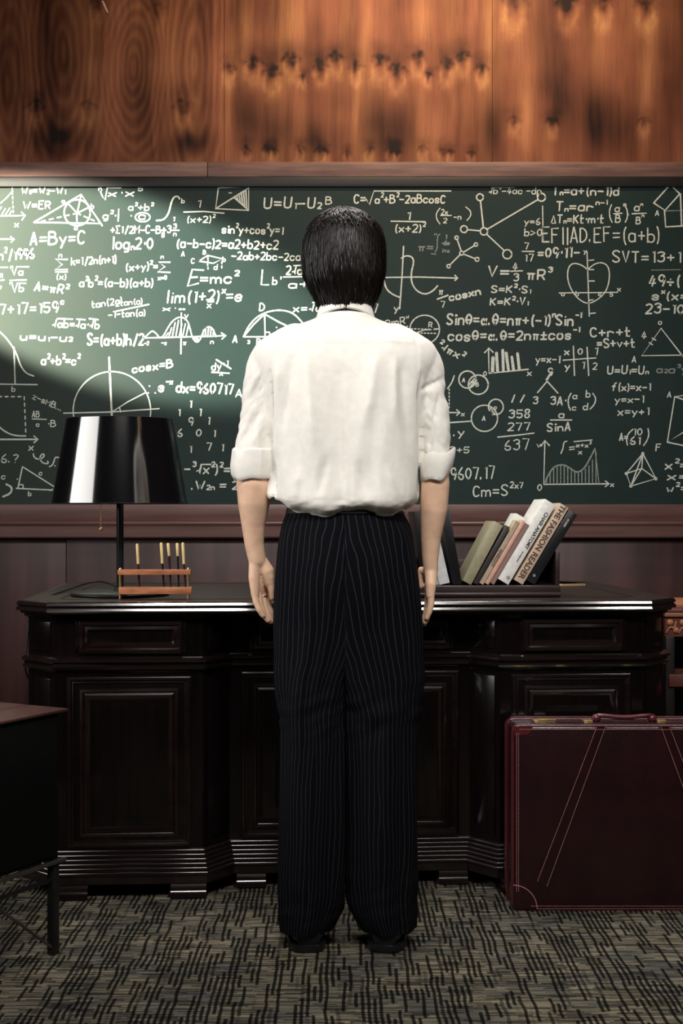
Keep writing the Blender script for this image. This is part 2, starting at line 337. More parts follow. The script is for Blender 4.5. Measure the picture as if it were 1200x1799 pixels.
# ------------------------------------------------------------------ blackboard
bb = empty('blackboard', bpt(600, 890), 'wide green blackboard covered in white chalk formulas and geometry sketches', 'blackboard')
bb.location = (0, YW, bz(886)); OB = Vector(bb.location)
def bboard_mat():
    m = bpy.data.materials.new('green_slate'); m.use_nodes = True; nt = m.node_tree; N = nt.nodes; L = nt.links; b = N['Principled BSDF']
    tc = N.new('ShaderNodeTexCoord'); mp = N.new('ShaderNodeMapping'); mp.inputs['Scale'].default_value = (1.6, 1, 2.2); mp.inputs['Rotation'].default_value = (0, .5, 0)
    nz = N.new('ShaderNodeTexNoise'); nz.inputs['Scale'].default_value = 1.5; nz.inputs['Detail'].default_value = 7; nz.inputs['Roughness'].default_value = .65
    L.new(tc.outputs['Object'], mp.inputs[0]); L.new(mp.outputs[0], nz.inputs['Vector'])
    r = N.new('ShaderNodeValToRGB'); e = r.color_ramp.elements; e[0].position = .3; e[0].color = (.0065, .020, .0205, 1); e[1].position = .75; e[1].color = (.010, .031, .029, 1)
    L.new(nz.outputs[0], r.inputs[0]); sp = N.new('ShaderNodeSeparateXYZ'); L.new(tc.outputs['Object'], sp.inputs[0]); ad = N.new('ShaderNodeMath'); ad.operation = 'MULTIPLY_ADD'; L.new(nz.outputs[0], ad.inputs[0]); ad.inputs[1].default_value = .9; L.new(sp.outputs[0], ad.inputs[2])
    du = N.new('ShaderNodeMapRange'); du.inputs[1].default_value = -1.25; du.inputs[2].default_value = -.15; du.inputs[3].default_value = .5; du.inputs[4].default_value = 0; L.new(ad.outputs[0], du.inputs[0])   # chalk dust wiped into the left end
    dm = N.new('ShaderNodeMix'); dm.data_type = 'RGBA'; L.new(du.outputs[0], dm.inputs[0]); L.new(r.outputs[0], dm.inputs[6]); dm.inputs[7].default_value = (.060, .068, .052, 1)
    L.new(dm.outputs[2], b.inputs['Base Color']); b.inputs['Roughness'].default_value = .55; b.inputs['Specular IOR Level'].default_value = .3
    return m
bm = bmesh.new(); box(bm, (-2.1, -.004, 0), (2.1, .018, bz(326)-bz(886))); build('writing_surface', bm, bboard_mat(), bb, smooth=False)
bm = bmesh.new(); box(bm, (-2.13, -.016, bz(329.5)-bz(886)), (2.13, .018, bz(312.5)-bz(886)), .003); build('frame_rail', bm, M_black, bb)
for s in (-1, 1):
    bm = bmesh.new(); box(bm, (s*2.115-.015, -.022, 0), (s*2.115+.015, .018, bz(327)-bz(886)), .003); build('frame_stile', bm, M_black, bb)
# ------------------------------------------------------------------ chalk writing: stroke glyphs on a 10x10 grid (baseline 2, x-height 6, cap 9); 'c' = rounded stroke
G = {'a': 'c4536160503123243 4642', 'b': '0902 c0516364543321203', 'c': 'c4536160503123243', 'd': '4942 c4536160503123243', 'e': 'c04444536160503123243', 'f': 'c49392812 0636', 'g': 'c4536160503123243 c46413010', 'h': '0902 c0516364542', 'i': '1612 1818', 'j': '26211100', 'k': '0902 4604 1542', 'l': '1912', 'm': '0602 c0516263532 c3546566562', 'n': '0602 c0516364542', 'o': 'c26160503123243453626', 'p': '0600 c0516364543321203', 'q': '4640 c4536160503123243', 'r': '0602 c05162645', 's': 'c45361605143443321203', 't': '191232 0636', 'u': 'c0603123243 4642', 'v': '062246', 'w': '0612243246', 'x': '0642 4602', 'y': '0623 4610', 'z': '06460242', 'A': '0229 2942 1434', 'B': '0902 c093948473606 c063655533202', 'C': 'c4839190704123243', 'D': '0902 c092947442202', 'E': '490902 0636 0242', 'F': '490902 0636', 'G': 'c4839190704123243 434525', 'H': '0902 4942 0646', 'I': '2922', 'K': '0902 4905 1642', 'L': '090242', 'M': '0209255952', 'N': '02094249', 'P': '0902 c093948473505', 'R': '0902 c093948473505 2542', 'S': 'c483919080716354443321203', 'T': '0949 2922', 'U': 'c090312324349', 'V': '092249', 'W': '0922364269', 'X': '0942 4902', 'Y': '092549 2522', '0': 'c22040729474422', '1': '182922', '2': 'c0829484602 0242', '3': 'c0829484726 c2646432203', '4': '290444 3722', '5': '490906 c0646432203', '6': 'c39170412324344351504', '7': '094922', '8': 'c260719394726 c260412324426', '9': 'c473515071939474532', '+': '2723 0545', '-': '0545', '=': '0646 0444', '/': '4911', '(': 'c29171321', ')': 'c09171301', '.': '0203', '·': '1615', '!': '1914', '>': '074503', '÷': '0545 2727 2323', '|': '1911', ',': '1201', '?': 'c0829482524 2222', '±': '2723 0545 0242', 'π': '0646 1612 3632', 'θ': 'c22040729474422 0545', 'α': 'c463322120416263442', 'Σ': '4909250242', '√': '04152239', '∫': 'c493928231101', 'Δ': '02294202', '∞': 'c241304152433443524', '°': 'c0819281708'}
def chaikin(p, it=2):
    for _ in range(it):
        q = [p[0]]
        for a, b in zip(p[:-1], p[1:]): q += [a*.75+b*.25, a*.25+b*.75]
        p = q+[p[-1]]
    return p
crnd = random.Random(3)
class Chalk:
    def __init__(s): s.v = []; s.f = []; s.lay = 0
    def stroke(s, pts, wd=3.0):
        """pts: Vectors (px,py) on the board; laid as a thin ribbon just proud of the slate"""
        pts = [Vector(p) for p in pts]; out = [pts[0]]
        for p in pts[1:]:
            if (p-out[-1]).length > .3: out.append(p)
        if len(out) == 1: out = [out[0]-Vector((wd*.3, 0)), out[0]+Vector((wd*.3, .01))]; wd *= 1.25
        pts = out; d0 = (pts[0]-pts[1]).normalized(); d1 = (pts[-1]-pts[-2]).normalized()
        pts = [pts[0]+d0*wd*.35]+pts+[pts[-1]+d1*wd*.35]; n = len(pts); base = len(s.v); s.lay = (s.lay+1) % 7
        off = .0046+.00005*s.lay
        for i, p in enumerate(pts):
            a = pts[max(i-1, 0)]; b = pts[min(i+1, n-1)]; d = (b-a).normalized(); nn = Vector((-d.y, d.x))
            ww = wd*.5*(.9+.25*crnd.random()); 
            if i in (0, n-1): ww *= .45
            for sg in (-1, 1):
                q = bpt(p.x+nn.x*ww*sg, p.y+nn.y*ww*sg, off); s.v.append(tuple(q-OB))
        for i in range(n-1): k = base+2*i; s.f.append((k, k+1, k+3, k+2))
    def done(s, name, m=None):
        me = bpy.data.meshes.new(name); me.from_pydata(s.v, [], s.f); return link(name, me, m or M_chalk, bb, smooth=False)
def text(C, t, x0, x1, yb, h, rot=0, slant=.12, wd=None, jit=.25):
    """t drawn from x0 to x1 with cap height h; ^ raises and _ lowers the next glyph"""
    wd = wd or max(1.8, min(3.2, h*.18)); items = []; x = 0; k = 0
    while k < len(t):
        ch = t[k]; sc_ = 1; dy = 0
        if ch == '^': k += 1; ch = t[k]; sc_ = .55; dy = 5.2
        elif ch == '_': k += 1; ch = t[k]; sc_ = .55; dy = -.3
        if ch == ' ': x += 3; k += 1; continue
        st = [[s_[0] == 'c', [(int(s_[i]), int(s_[i+1])) for i in range(1 if s_[0] == 'c' else 0, len(s_)-1, 2)]] for s_ in G.get(ch, '0545').split()]
        wmax = max(p[0] for _, q in st for p in q); items.append((st, x, sc_, dy)); x += (max(wmax, 1)+1.9)*sc_; k += 1
    u = (x1-x0)/max(1, x-1.9); v = h/7.0; ca, sa = math.cos(math.radians(-rot)), math.sin(math.radians(-rot))
    for st, xo, sc_, dy in items:
        jy = crnd.uniform(-jit, jit); js = crnd.uniform(.93, 1.07)
        for curved, q in st:
            pts = []
            for (a, b) in q:
                yy = (b-2)*sc_*js+dy+jy+crnd.uniform(-.1, .1); xx = xo+(a+crnd.uniform(-.12, .12))*sc_+yy*slant*.6
                X = xx*u; Y = -yy*v; pts.append(Vector((x0+X*ca-Y*sa, yb+X*sa+Y*ca)))
            if curved: pts = chaikin(pts)
            C.stroke(pts, wd*(1 if sc_ == 1 else .85))
def T(t, x0, x1, yb, h, rot=0, m=None, name='chalk_formula', extra=None, **k):
    C = Chalk(); text(C, t, x0, x1, yb, h, rot, **k)
    for e in (extra or []): C.stroke(*e) if isinstance(e, tuple) else C.stroke(e, 2.4)
    return C.done(name, m)
def V2(l): return [Vector(p) for p in l]
def arc(cx, cy, rx, ry, a0, a1, n=28): return [Vector((cx+rx*math.cos(math.radians(a0+(a1-a0)*i/n)), cy-ry*math.sin(math.radians(a0+(a1-a0)*i/n)))) for i in range(n+1)]
def D(lines, w=2.6, labels=(), m=None, dashed=(), curves=()):
    C = Chalk()
    for l in lines: C.stroke(V2(l), w)
    for l in curves: C.stroke(chaikin(V2(l), 3), w)
    for l, dl in dashed:
        l = V2(l)
        for a, b in zip(l[:-1], l[1:]):
            n = max(1, int((b-a).length/(dl*1.8)))
            for i in range(n): C.stroke([a.lerp(b, i/n), a.lerp(b, (i+.5)/n)], w*.9)
    for t, x, y, h in labels: text(C, t, x, x+h*.62*max(1, len(t)), y, h)
    return C.done('chalk_diagram', m)
# left third
T('W_0=W_2-W_1', 38, 114, 341, 13); T('W=ER', 41, 88, 367, 13)
T('x·x^5', 190, 246, 345, 12, extra=[V2([(177,337),(180,345),(185,352),(189,330),(213,330)]), V2([(174,335),(174,331),(178,331),(179,335)])])
D([[(60,391),(143,342),(180,397)],[(60,391),(176,393)],[(136,375),(143,343)],[(136,375),(120,358)],[(136,375),(158,364)],[(135,375),(136,392)]]+[arc(136,374,23,23,0,360,36)], 2.6, (('a',109,357,7),('b',160,367,8),('a',131,404,8)), dashed=(([(136,375),(66,391)],7),([(136,375),(172,391)],6)))
T('g^2·', 181, 203, 385, 12, extra=[V2([(209,368),(208,389)])]); T('a^2+b^2', 226, 268, 370, 11, extra=[V2([(231,379),(231,380)])]+[arc(251,382,13,8,0,360), arc(250,382,6,4,20,330)])
D([], 2.8, (('b',319,357,8),('1',302,389,7)), curves=([(275,388),(288,387),(297,375),(301,356),(306,346),(313,345),(316,350)],))
D([[(323,373),(358,372),(394,375)]], 2.2, (('1',344,364,12),)); T('(x+2)^2', 328, 376, 391, 11)
T('+Σ1/2M-C-B+3', 195, 300, 410, 13); D([[(283,405),(292,405)],[(303,405),(315,405)]], 2.2, (('8',284,417,8),('3',305,402,8),('n',305,415,8)))
T('A=By=C', 54, 148, 430, 22, 1, wd=3.1); T('log_n2·0', 197, 268, 438, 20, wd=2.9)
T('bn^2/1996', -12, 60, 458, 17, 3); D([[(1,470),(14,470)],[(0,493),(8,492)]], 2.4, (('m',-2,488,11),('o',-3,508,9)))
D([[(22,474),(25,484),(30,469),(51,469)],[(18,493),(47,492)],[(22,500),(26,514),(31,498),(46,498)]], 2.4, (('a',33,484,12),('b',34,512,12),('n',19,472,6),('n',18,500,6)))
D([[(119,456),(98,456),(110,465),(97,474),(119,474)],[(98,478),(119,478)]], 2.6, (('n',104,452,8),('(x)',99,491,9)))
T('k=1/2n(n+1)', 126, 204, 466, 13, 3, extra=[]); T('(x+y)^2=', 221, 277, 476, 13, 2)
D([[(299,461),(279,461),(290,469),(277,478),(299,479)]], 2.7, (('n',283,455,7),('x=0',278,492,8)))
T('a^2b^2=(a-b)(a+b)', 140, 268, 504, 14); T('A=πR^2', 61, 118, 510, 14, -7, wd=2.7)
T('7+17=159^c', 0, 110, 552, 18, 2, wd=2.9)
T('tan(2a)', 162, 215, 541, 11, 8); T('2tan(a)', 204, 250, 538, 10, 5); D([[(200,548),(262,535)]], 2.3); T('-1-tan(a)', 191, 255, 559, 11, 4)
T('√ab=√a·√b', 93, 174, 575, 13, -2, extra=[V2([(101,560),(128,561)]), V2([(135,561),(150,562)]), V2([(157,560),(173,562)])])
T('u=u_1-u_2', 36, 125, 598, 13, -1, wd=2.8); T('S=(a+b)h/2', 154, 252, 606, 19)
D([[(25,610),(27,675)],[(0,675),(66,676)]], 2.4, (('b',21,688,9),), curves=([(-4,580),(8,590),(20,605),(30,622),(36,642),(46,656),(60,661)],))
D([[(-4,362),(10,350),(23,336)],[(-4,380),(44,379)],[(38,373),(45,379),(39,387)],[(4,377),(10,367)],[(10,378),(18,366)],[(17,378),(21,371)],[(-2,372),(3,364)],[(-2,420),(25,421)],[(19,416),(26,421),(20,426)]], 2.2, (('x',26,399,11),), dashed=(([(22,330),(24,378)],4),))
# middle
D([[(384,330),(437,328),(437,370),(379,367),(384,330)],[(379,367),(437,331)],[(411,347),(437,370)]]+[[(412+i*4,347-i*2.3),(415+i*3.8,352+i*2.6)] for i in range(1,6)], 2.5, (('-',402,343,8),))
T('U=U_1-U_2', 464, 562, 366, 18, 0, wd=2.9); T('B', 572, 582, 359, 12)
T('sin^2y+cos^2y=1', 390, 497, 410, 14, -1); T('(a-b-c)2=a2+b2+c2', 310, 488, 435, 15, -1)
D([[(350,459),(365,449),(391,455),(375,463),(350,459)],[(365,449),(366,462)]], 2.4, (('A',319,450,8),('B',357,447,7),('C',336,463,8),('b',391,460,8),('d',376,474,9)), dashed=(([(365,464),(366,476)],3),([(390,460),(390,475)],3)))
T('-2ab+2bc-2ca', 407, 527, 456, 13, -1); T('=mc^2', 352, 416, 498, 17); D([[(358,475),(338,474),(330,503),(349,498)],[(334,488),(347,487)]], 2.9)
T('L_b·', 459, 493, 500, 24, wd=2.7); T('2√ac', 503, 541, 483, 15, extra=[V2([(516,467),(545,466)])]); T('a+b', 507, 560, 506, 14, extra=[V2([(498,487),(548,486)])])
T('lim(1+2)^x=e', 292, 424, 533, 20, 2, slant=.25, wd=2.9); T('x·∞', 286, 326, 546, 8, extra=[V2([(363,527),(376,526)])]); D([], 2.4, (('x',364,541,11),))
D([[(252,594),(300,593),(395,590)],[(389,585),(397,590),(390,596)],[(319,550),(318,622)]]+[[(291+i*6,592),(296+i*6,max(563,585-i*9)+(0 if i<4 else 6))] for i in range(7)]+[[(356+i*4.5,592),(358+i*4.5,580-(4 if 0<i<4 else 0))] for i in range(5)]+[[(341+i*3,593),(343+i*3,600)] for i in range(3)], 2.3, (('y',324,559,10),('π',322,606,8),('-π',284,606,7),('n',370,604,8),('-2',254,606,6)), curves=([(255,593),(262,586),(268,581),(275,586),(280,594),(287,592),(295,576),(305,562),(318,556),(330,563),(335,580),(338,594),(346,603),(352,597),(358,581),(366,573),(374,577),(380,592)],))
D([[(428,592),(480,592)],[(465,552),(466,592)],[(465,552),(490,566),(515,578)],[(467,584),(474,584),(474,592)],[(486,575),(486,576)],[(428,592),(446,570),(465,552)]], 2.6, (('D',456,546,13),('A',409,602,12),('B',451,606,11),('3',435,604,6)), curves=([(428,592),(436,574),(452,556),(475,546),(500,545),(518,552),(532,568)],))
T('x=√a', 515, 565, 549, 13, 2, extra=[V2([(549,532),(566,531)])]); T('27', 644, 663, 549, 14)
T('cosx=B', 233, 304, 655, 14, 8, wd=2.8, slant=.25); D([[(380,632),(406,648)],[(372,654),(403,656)]], 2.6, (('dy',372,650,13),('-1',388,643,10),('x',386,660,9)))
D([[(263,678),(263,679)],[(261,690),(261,691)],[(273,690),(273,691)]], 2.6); T('e^-^x dx=960717', 279, 409, 688, 18, -2)
for t, x, y in (('1',332,716),('1',312,731),('1',349,731),('9',331,748),('1',364,746),('6',312,767),('0',345,767),('1',374,767),('1',332,795),('7',363,791),('1',388,793)): T(t, x, x+(8 if t in '9607' else 4), y, 13)
T('-^3√x^2)^2=', 324, 403, 832, 16, extra=[V2([(354,816),(371,816)])]); T('.W_2_n = 2', 337, 418, 860, 15); T('A', 414, 424, 697, 13)
T('a^2+b^2=c^2', 73, 139, 641, 15); 
D([[(192,628),(197,735)]], 3.4); D([arc(197,722,68,69,-8,188,40), [(112,726),(195,724),(280,718)],[(197,724),(225,706),(256,690)],[(200,735),(262,735)],arc(197,724,15,15,0,35,6)], 2.2)
T('z-sMB...', 57, 112, 700, 10, -24, wd=1.8, slant=0)
D([[(-2,772),(66,772)],[(60,766),(67,772),(60,778)]], 2.6, (('x',51,791,12),), dashed=(([(-2,697),(43,697),(46,765)],6),), curves=([(-6,744),(4,755),(18,763),(32,766),(46,766)],))
D([[(57,736),(82,737)]], 2, (('AB',57,733,10),('c',64,749,8),('·B',84,750,11)))
T('6.?', 2, 32, 812, 14, -2, wd=2); D([[(97,818),(97,819)]], 2.3, (), curves=([(59,797),(60,803),(66,807),(74,806),(79,800),(76,797),(71,801),(71,808),(76,814),(86,815),(84,810)],[(104,804),(97,803),(95,812),(92,818),(87,820)]))
D([[(40,820),(97,856),(88,862)],[(40,820),(32,857)],[(29,858),(93,861)],[(33,851),(41,852),(41,858)]], 2.3, (('c',69,835,8),('b',50,871,8),('·',24,846,9),('c',3,842,10),(')',5,870,20)))
# right third
T('C=', 622, 641, 357, 15); T('a^2+B^2-2aBcosC', 659, 781, 357, 14, extra=[V2([(643,350),(649,360),(657,336),(792,336)])])
D([[(687,389),(747,390)]], 2.3, (('1',711,386,13),)); T('(x+2)^2', 693, 745, 408, 13)
D([[(774,379),(793,379)]], 1.9, (('2x',775,377,9),('2',779,392,9),('-n',797,386,10)), curves=([(773,366),(766,375),(767,386),(773,394)],[(818,364),(827,371),(827,380),(820,388)]))
mol = [(843,347,6),(951,347,7),(815,403,6),(891,447,8)]
D([arc(x,y,r,r,0,360,14) for x,y,r in mol]+[arc(850,407,6.5,6.5,0,360,14),[(844,354),(849,400)],[(856,403),(945,351)],[(822,404),(844,406)],[(855,412),(886,441)]], 2.5)
D([arc(x,y,r,r,0,360,10) for x,y,r in ((811,445,3.5),(802,418,3),(836,430,3),(838,456,3.5),(788,468,3))]+[[(810,441),(803,421)],[(815,443),(833,432)],[(815,447),(835,455)],[(808,448),(790,466)]], 2.3)
T('π=', 735, 760, 441, 13, m=M_chalkdim); D([[(776,428),(790,428)]], 1.7, (('1',780,420,7),('dx',779,431,8),('1+x',776,444,7),('∞',763,414,7),('-∞',757,449,7)), M_chalkdim, curves=([(773,412),(769,414),(768,425),(768,438),(764,443)],))
D([[(709,433),(706,490),(702,543)],[(665,488),(735,487),(803,489)],[(799,484),(804,489),(799,493)]], 2.6, (('y',692,548,12),), curves=([(673,470),(674,490),(678,508),(690,518),(703,523)],[(705,454),(714,449),(725,452),(727,462),(722,480),(723,498),(732,512),(747,518),(760,512),(769,502)]))
T('√b^2-4ac -dp', 859, 950, 341, 11, extra=[V2([(863,329),(903,329)])], m=None, wd=1.8)
T('y=6', 921, 948, 395, 11); T('b>0', 921, 951, 415, 12); D([[(953,362),(954,423)]], 2.0)
T('V=', 857, 893, 486, 18); D([[(897,477),(918,476)]], 2.2, (('4',901,474,12),('3',902,494,13))); T('πR^3', 926, 966, 491, 17)
T('cosxn', 790, 845, 529, 13, 12, wd=3.1); D([[(768,526),(787,519)]], 2.8, (('π',771,518,11),('7',774,540,11)))
T('S=K^2·S_1', 863, 930, 514, 12, -1, wd=2.5); T('K=K^2·V_1', 861, 926, 536, 12, 0, wd=2.6)
D([arc(746,579,26,25,0,360,36),[(733,584),(746,580),(771,578)]], 2.3, (('R',753,575,9),), dashed=(([(722,578),(770,579)],3),([(722,585),(768,586)],3)))
T('2mR^w', 678, 718, 575, 12, 10); D([[(702,582),(716,573)]],2)
T('Sinθ=α.θ=nπ+(-1)^nSin^-^1', 785, 1018, 570, 18, -.5); T('cosθ=α.θ=2nπ±cos^-^1', 787, 1015, 599, 17, .8)
T('T_n=a+(n-1)d', 971, 1086, 343, 15); T('T_n=ar^n^-^1', 977, 1063, 371, 15); T('ΔT_n=Kt·m·t', 968, 1059, 392, 14)
D([[(1078,376),(1093,375)],[(1103,377),(1104,378)],[(1110,376),(1135,375)]], 2.2, (('a',1080,372,12),('B',1081,391,13),('n',1095,363,7),('a',1114,371,13),('n',1125,362,6),('B',1117,394,12),('n',1127,382,6)), curves=([(1074,360),(1070,370),(1071,383),(1075,391)],[(1097,361),(1102,370),(1102,383),(1098,391)]))
T('EF||AD.EF=(a+b)', 953, 1157, 426, 26, .3, wd=2.5, slant=0)
D([[(917,442),(938,442)]], 2.2, (('7',921,438,11),('17',921,459,12))); T('=09·11-', 945, 1017, 453, 17, 1)
T('SVT=13+17', 1076, 1212, 461, 19, wd=2.7, slant=.03)
D([[(1031,443),(1033,500),(1035,556)],[(982,515),(1085,514)],[(1034,458),(1043,457)],[(1034,474),(1043,474)],[(1034,494),(1044,494)],[(1034,528),(1042,527)],[(1036,551),(1046,550)]], 2.1, (('y',1025,445,8),('x',1084,512,9),('a',986,520,8),('b',1011,520,8),('c',1051,520,7),('5',1071,521,8)), curves=([(1032,474),(1022,466),(1008,462),(999,468),(996,484),(1000,503),(1010,520),(1022,530),(1034,534),(1048,528),(1062,516),(1069,500),(1071,480),(1067,466),(1056,461),(1044,464),(1033,473)],))
T('49÷(1', 1140, 1203, 503, 18); T('e^x(x=', 1145, 1206, 527, 15); T('23-10', 1134, 1200, 551, 17); D([[(1144,475),(1195,474)]], 1.6, m=M_chalkdim)
T('C+r+t', 1037, 1106, 592, 16, .8, wd=2.9, slant=0); T('=S+v+t', 1049, 1114, 611, 15, 1, wd=2.8, slant=0)
D([[(1148,357),(1177,325),(1195,342)],[(1148,357),(1168,370),(1194,341)],[(1167,370),(1169,399),(1206,397)],[(1195,341),(1197,396)]], 2.6, (('A',1151,379,9),)); D([[(1168,371),(1206,370)]], 1.8, m=M_chalkdim)
D([[(1206,624),(1127,625),(1161,577),(1199,626)],[(1145,594),(1152,598)],[(1140,602),(1146,606)]], 2.3, (('4',1127,595,12),('o',1156,570,9),('A',1110,637,10)), M_chalk)
T('y=x-1', 941, 983, 638, 13, 1); D([[(989,633),(1047,629)],[(1007,608),(1009,660)],[(1031,610),(1034,660)]], 2.1, (('x',991,624,13),('0',1015,623,12),('1',1041,624,12),('y',992,650,13),('1',1018,648,12),('2',1041,649,11)))
D([[(961,670),(944,690)],[(961,670),(980,691)],[(959,668),(966,657)],[(962,667),(968,655)]], 2.3, (('9',962,660,13),('3',936,710,13)))
D([[(904,694),(899,707)],[(921,694),(914,707)]], 2.4); T('3A·', 967, 993, 711, 14)
D([], 2.2, (('a',1006,701,11),('b',1029,698,11),('c',1005,721,10),('d',1024,720,12)), curves=([(1003,691),(998,700),(998,712),(1002,721)],[(1041,691),(1047,700),(1044,711),(1036,719)]))
T('358', 894, 930, 735, 14, 1); T('277', 892, 930, 757, 13, 2); T('637', 886, 928, 791, 18, 2, wd=2); D([[(874,768),(905,765),(938,761)]], 2.2)
T('a', 981, 990, 734, 12, extra=[V2([(967,738),(1004,738)])]); T('SinA', 961, 1001, 758, 14, 2)
T('U=U_1=U_n', 1067, 1137, 657, 14, 0, wd=2.5); T('a_2a^3y', 1153, 1206, 655, 12, m=M_chalkdim)
T('f(x)=x-1', 1075, 1142, 687, 13, 1); T('y=x-1', 1080, 1130, 708, 12, 1); T('x=y+1', 1085, 1139, 730, 13, 1)
T('A=', 1088, 1102, 774, 13); D([], 2.2, (('10',1112,765,12),('61',1106,781,14)), curves=([(1112,754),(1103,762),(1100,773),(1102,782)],[(1138,753),(1140,764),(1136,775),(1130,783)]))
D([[(1206,694),(1185,697),(1172,777),(1206,756)],[(1172,777),(1206,784)],[(1185,697),(1206,704)]], 2.3, (('A',1172,698,10),('F',1152,792,12)))
D([[(957,775),(955,851),(1068,850)],[(950,784),(957,774),(965,783)],[(1063,845),(1070,850),(1063,855)]], 2.4, (('0',944,862,11),('x',1072,855,9),('v',943,786,10)))
D([[(960+i*6.2,849),(960+i*6.2,y)] for i,y in enumerate((842,830,822,818,817,818,820,824,829,830,829,824,818,808,795))]+[[(1052,850),(1045,788)]], 1.9, curves=([(957,848),(964,832),(973,820),(985,816),(997,819),(1008,828),(1017,830),(1027,822),(1036,806),(1045,788)],), m=M_chalkdim)
D([], 2.4, curves=([(957,848),(964,832),(973,820),(985,816),(997,819),(1008,828),(1017,830),(1027,822),(1036,806),(1045,788)],))
D([[(1000,790),(1009,789)],[(1000,786),(1009,785)],[(1008,776),(1040,773)]], 2, (('x+x^2',1012,786,8),('x',1016,798,9)), curves=([(996,775),(990,777),(989,788),(985,797)],))
D([[(1129,797),(1100,832),(1108,854),(1152,841),(1129,797)],[(1129,797),(1108,854)],[(1100,832),(1127,823),(1152,841)],[(1108,854),(1127,823)],[(1127,823),(1129,797)]]+[arc(x,y,2,2,0,360,8) for x,y in ((1129,797),(1100,832),(1108,854),(1152,841))], 2.1)
T('x^2=', 1168, 1206, 824, 14); T('x=', 1172, 1206, 843, 13); T('w^2=', 1171, 1206, 864, 13)
D([[(858,612),(859,656),(928,649)],[(851,620),(859,612),(866,619)]], 2.5, (('x',926,660,11),('0',849,661,8)))
D([[(865,654),(866,628)],[(874,652),(872,620)],[(884,651),(883,615)],[(893,650),(889,620)],[(902,650),(899,627)],[(912,649),(909,621)]], 5.2)
T('^2√πx^2', 768, 815, 611, 13, -28, wd=2.8)
D([arc(821,667,15,15,0,360),arc(840,676,17.5,17,0,360)], 2.6, (('A',812,671,7),('B',836,679,7))); D([[(824,676),(835,664)],[(826,680),(837,668)],[(829,672),(832,671)]], 2.8)
D([arc(851,735,23,23,0,360,34),arc(871,715,13,13.5,0,360)], 2.4, (('A',847,739,8),('c',868,719,7))); D([[(861,717),(869,727)],[(860,723),(866,729)]], 2)
D([[(787,725),(806,725)],[(802,720),(808,725),(802,730)],[(785,743),(827,740)]], 2.3, (('x',810,731,9),('.y',797,766,14)), dashed=(([(789,683),(789,720)],3),), curves=([(798,660),(794,672),(786,683)],))
T('2+5', 790, 823, 796, 11); T('9607.17', 792, 868, 842, 21, .5, wd=2.6, slant=.05); T('Cm=S^2^x^7', 831, 915, 872, 18, 1, wd=2.5)
# ------------------------------------------------------------------ desk
DR = math.radians(3.4); DO = Vector((0.03, 3.615, 0))
desk = empty('desk', DO, 'large black stained wooden desk with panelled front and moulded edge', 'desk', DR)
DM = Matrix.Translation(DO) @ Matrix.Rotation(DR, 4, 'Z')
def dpt(px, py, z):
    """point on the horizontal plane z seen at (px,py)"""
    Y = (CAMZ-z)*F/(py-899.5); return Vector(((px-600)*Y/F, Y, z))
TZ = .795
W0, W1, R0, R1, DP = .80, .885, .405, .335, .95     # outer front corner, chamfer end, knee corner, recess corner, depth
outer = [(-W1, .085), (-W0, 0), (-R0, 0), (-R1, .09), (R1, .09), (R0, 0), (W0, 0), (W1, .085), (W1, DP), (-W1, DP)]
topo = [(-W1-.015, .07), (-W0-.01, -.025), (W0+.01, -.025), (W1+.015, .07), (W1+.015, DP+.02), (-W1-.015, DP+.02)]
bm = bmesh.new()
prf = [(-.004, TZ), (.006, TZ-.0004), (.010, TZ-.0018), (.0118, TZ-.0035), (.0142, TZ-.0095), (.0142, TZ-.0115), (.0125, TZ-.0125), (.0095, TZ-.0130), (.0095, TZ-.0155), (.0120, TZ-.0165), (.0135, TZ-.0180), (.0160, TZ-.0240), (.0155, TZ-.0265), (.010, TZ-.0285), (.004, TZ-.0300), (.004, TZ-.034), (-.002, TZ-.036), (-.03, TZ-.036)]
r = sweep(bm, topo, prf); bm.faces.new([q[-1] for q in r][::-1]); build('edge_moulding', bm, M_mould, desk, smooth=False)
bm = bmesh.new(); r = sweep(bm, topo, [(-.03, TZ-.02), (-.004, TZ-.02), (-.0035, TZ)]); bm.faces.new([q[-1] for q in r]); bm.faces.new([q[0] for q in r][::-1]); build('desktop', bm, M_desktop, desk)
bm = bmesh.new(); sweep(bm, topo[:4]+[(W1-.0, DP), (-W1, DP)], [(-.10, TZ+.0002), (-.10, TZ+.0008), (-.094, TZ+.0008), (-.094, TZ+.0002)]); build('inlay_line', bm, M_lacq, desk)
bm = bmesh.new(); v_ = [(p[0], p[1]) for p in outer]; prism(bm, v_, .06, TZ-.035); build('carcass', bm, M_lacq, desk)
# frieze moulding under the top, belt between drawers and doors, plinth
bm = bmesh.new(); sweep(bm, outer, [(0, .645), (.010, .644), (.017, .638), (.018, .632), (.010, .628), (.010, .622), (.015, .618), (.013, .612), (.002, .606), (0, .604)]); build('belt_moulding', bm, M_mould2, desk)
def beads(z0, z1, n, o0, o1):
    out_ = [(0, z0)]
    for i in range(n):
        a = z0+(z1-z0)*i/n; b = z0+(z1-z0)*(i+1)/n; o = o0+(o1-o0)*(i+1)/n; h = a-b
        for k in range(6): t = k/5*PI/2; out_.append((o-h*.55*(1-math.sin(t)), a-h*.75*(1-math.cos(t))))
        out_.append((o, b+h*.12)); out_.append((o-.0015, b))
    return out_
bm = bmesh.new(); sweep(bm, outer, beads(.128, .062, 6, .004, .030)+[(.026, .060), (.026, .040), (0, .040)]); build('plinth', bm, M_mould2, desk)
bm = bmesh.new(); sweep(bm, outer, [(0, .760), (.010, .758), (.012, .753), (.004, .748), (0, .745)]); build('cornice_moulding', bm, M_lacq, desk)
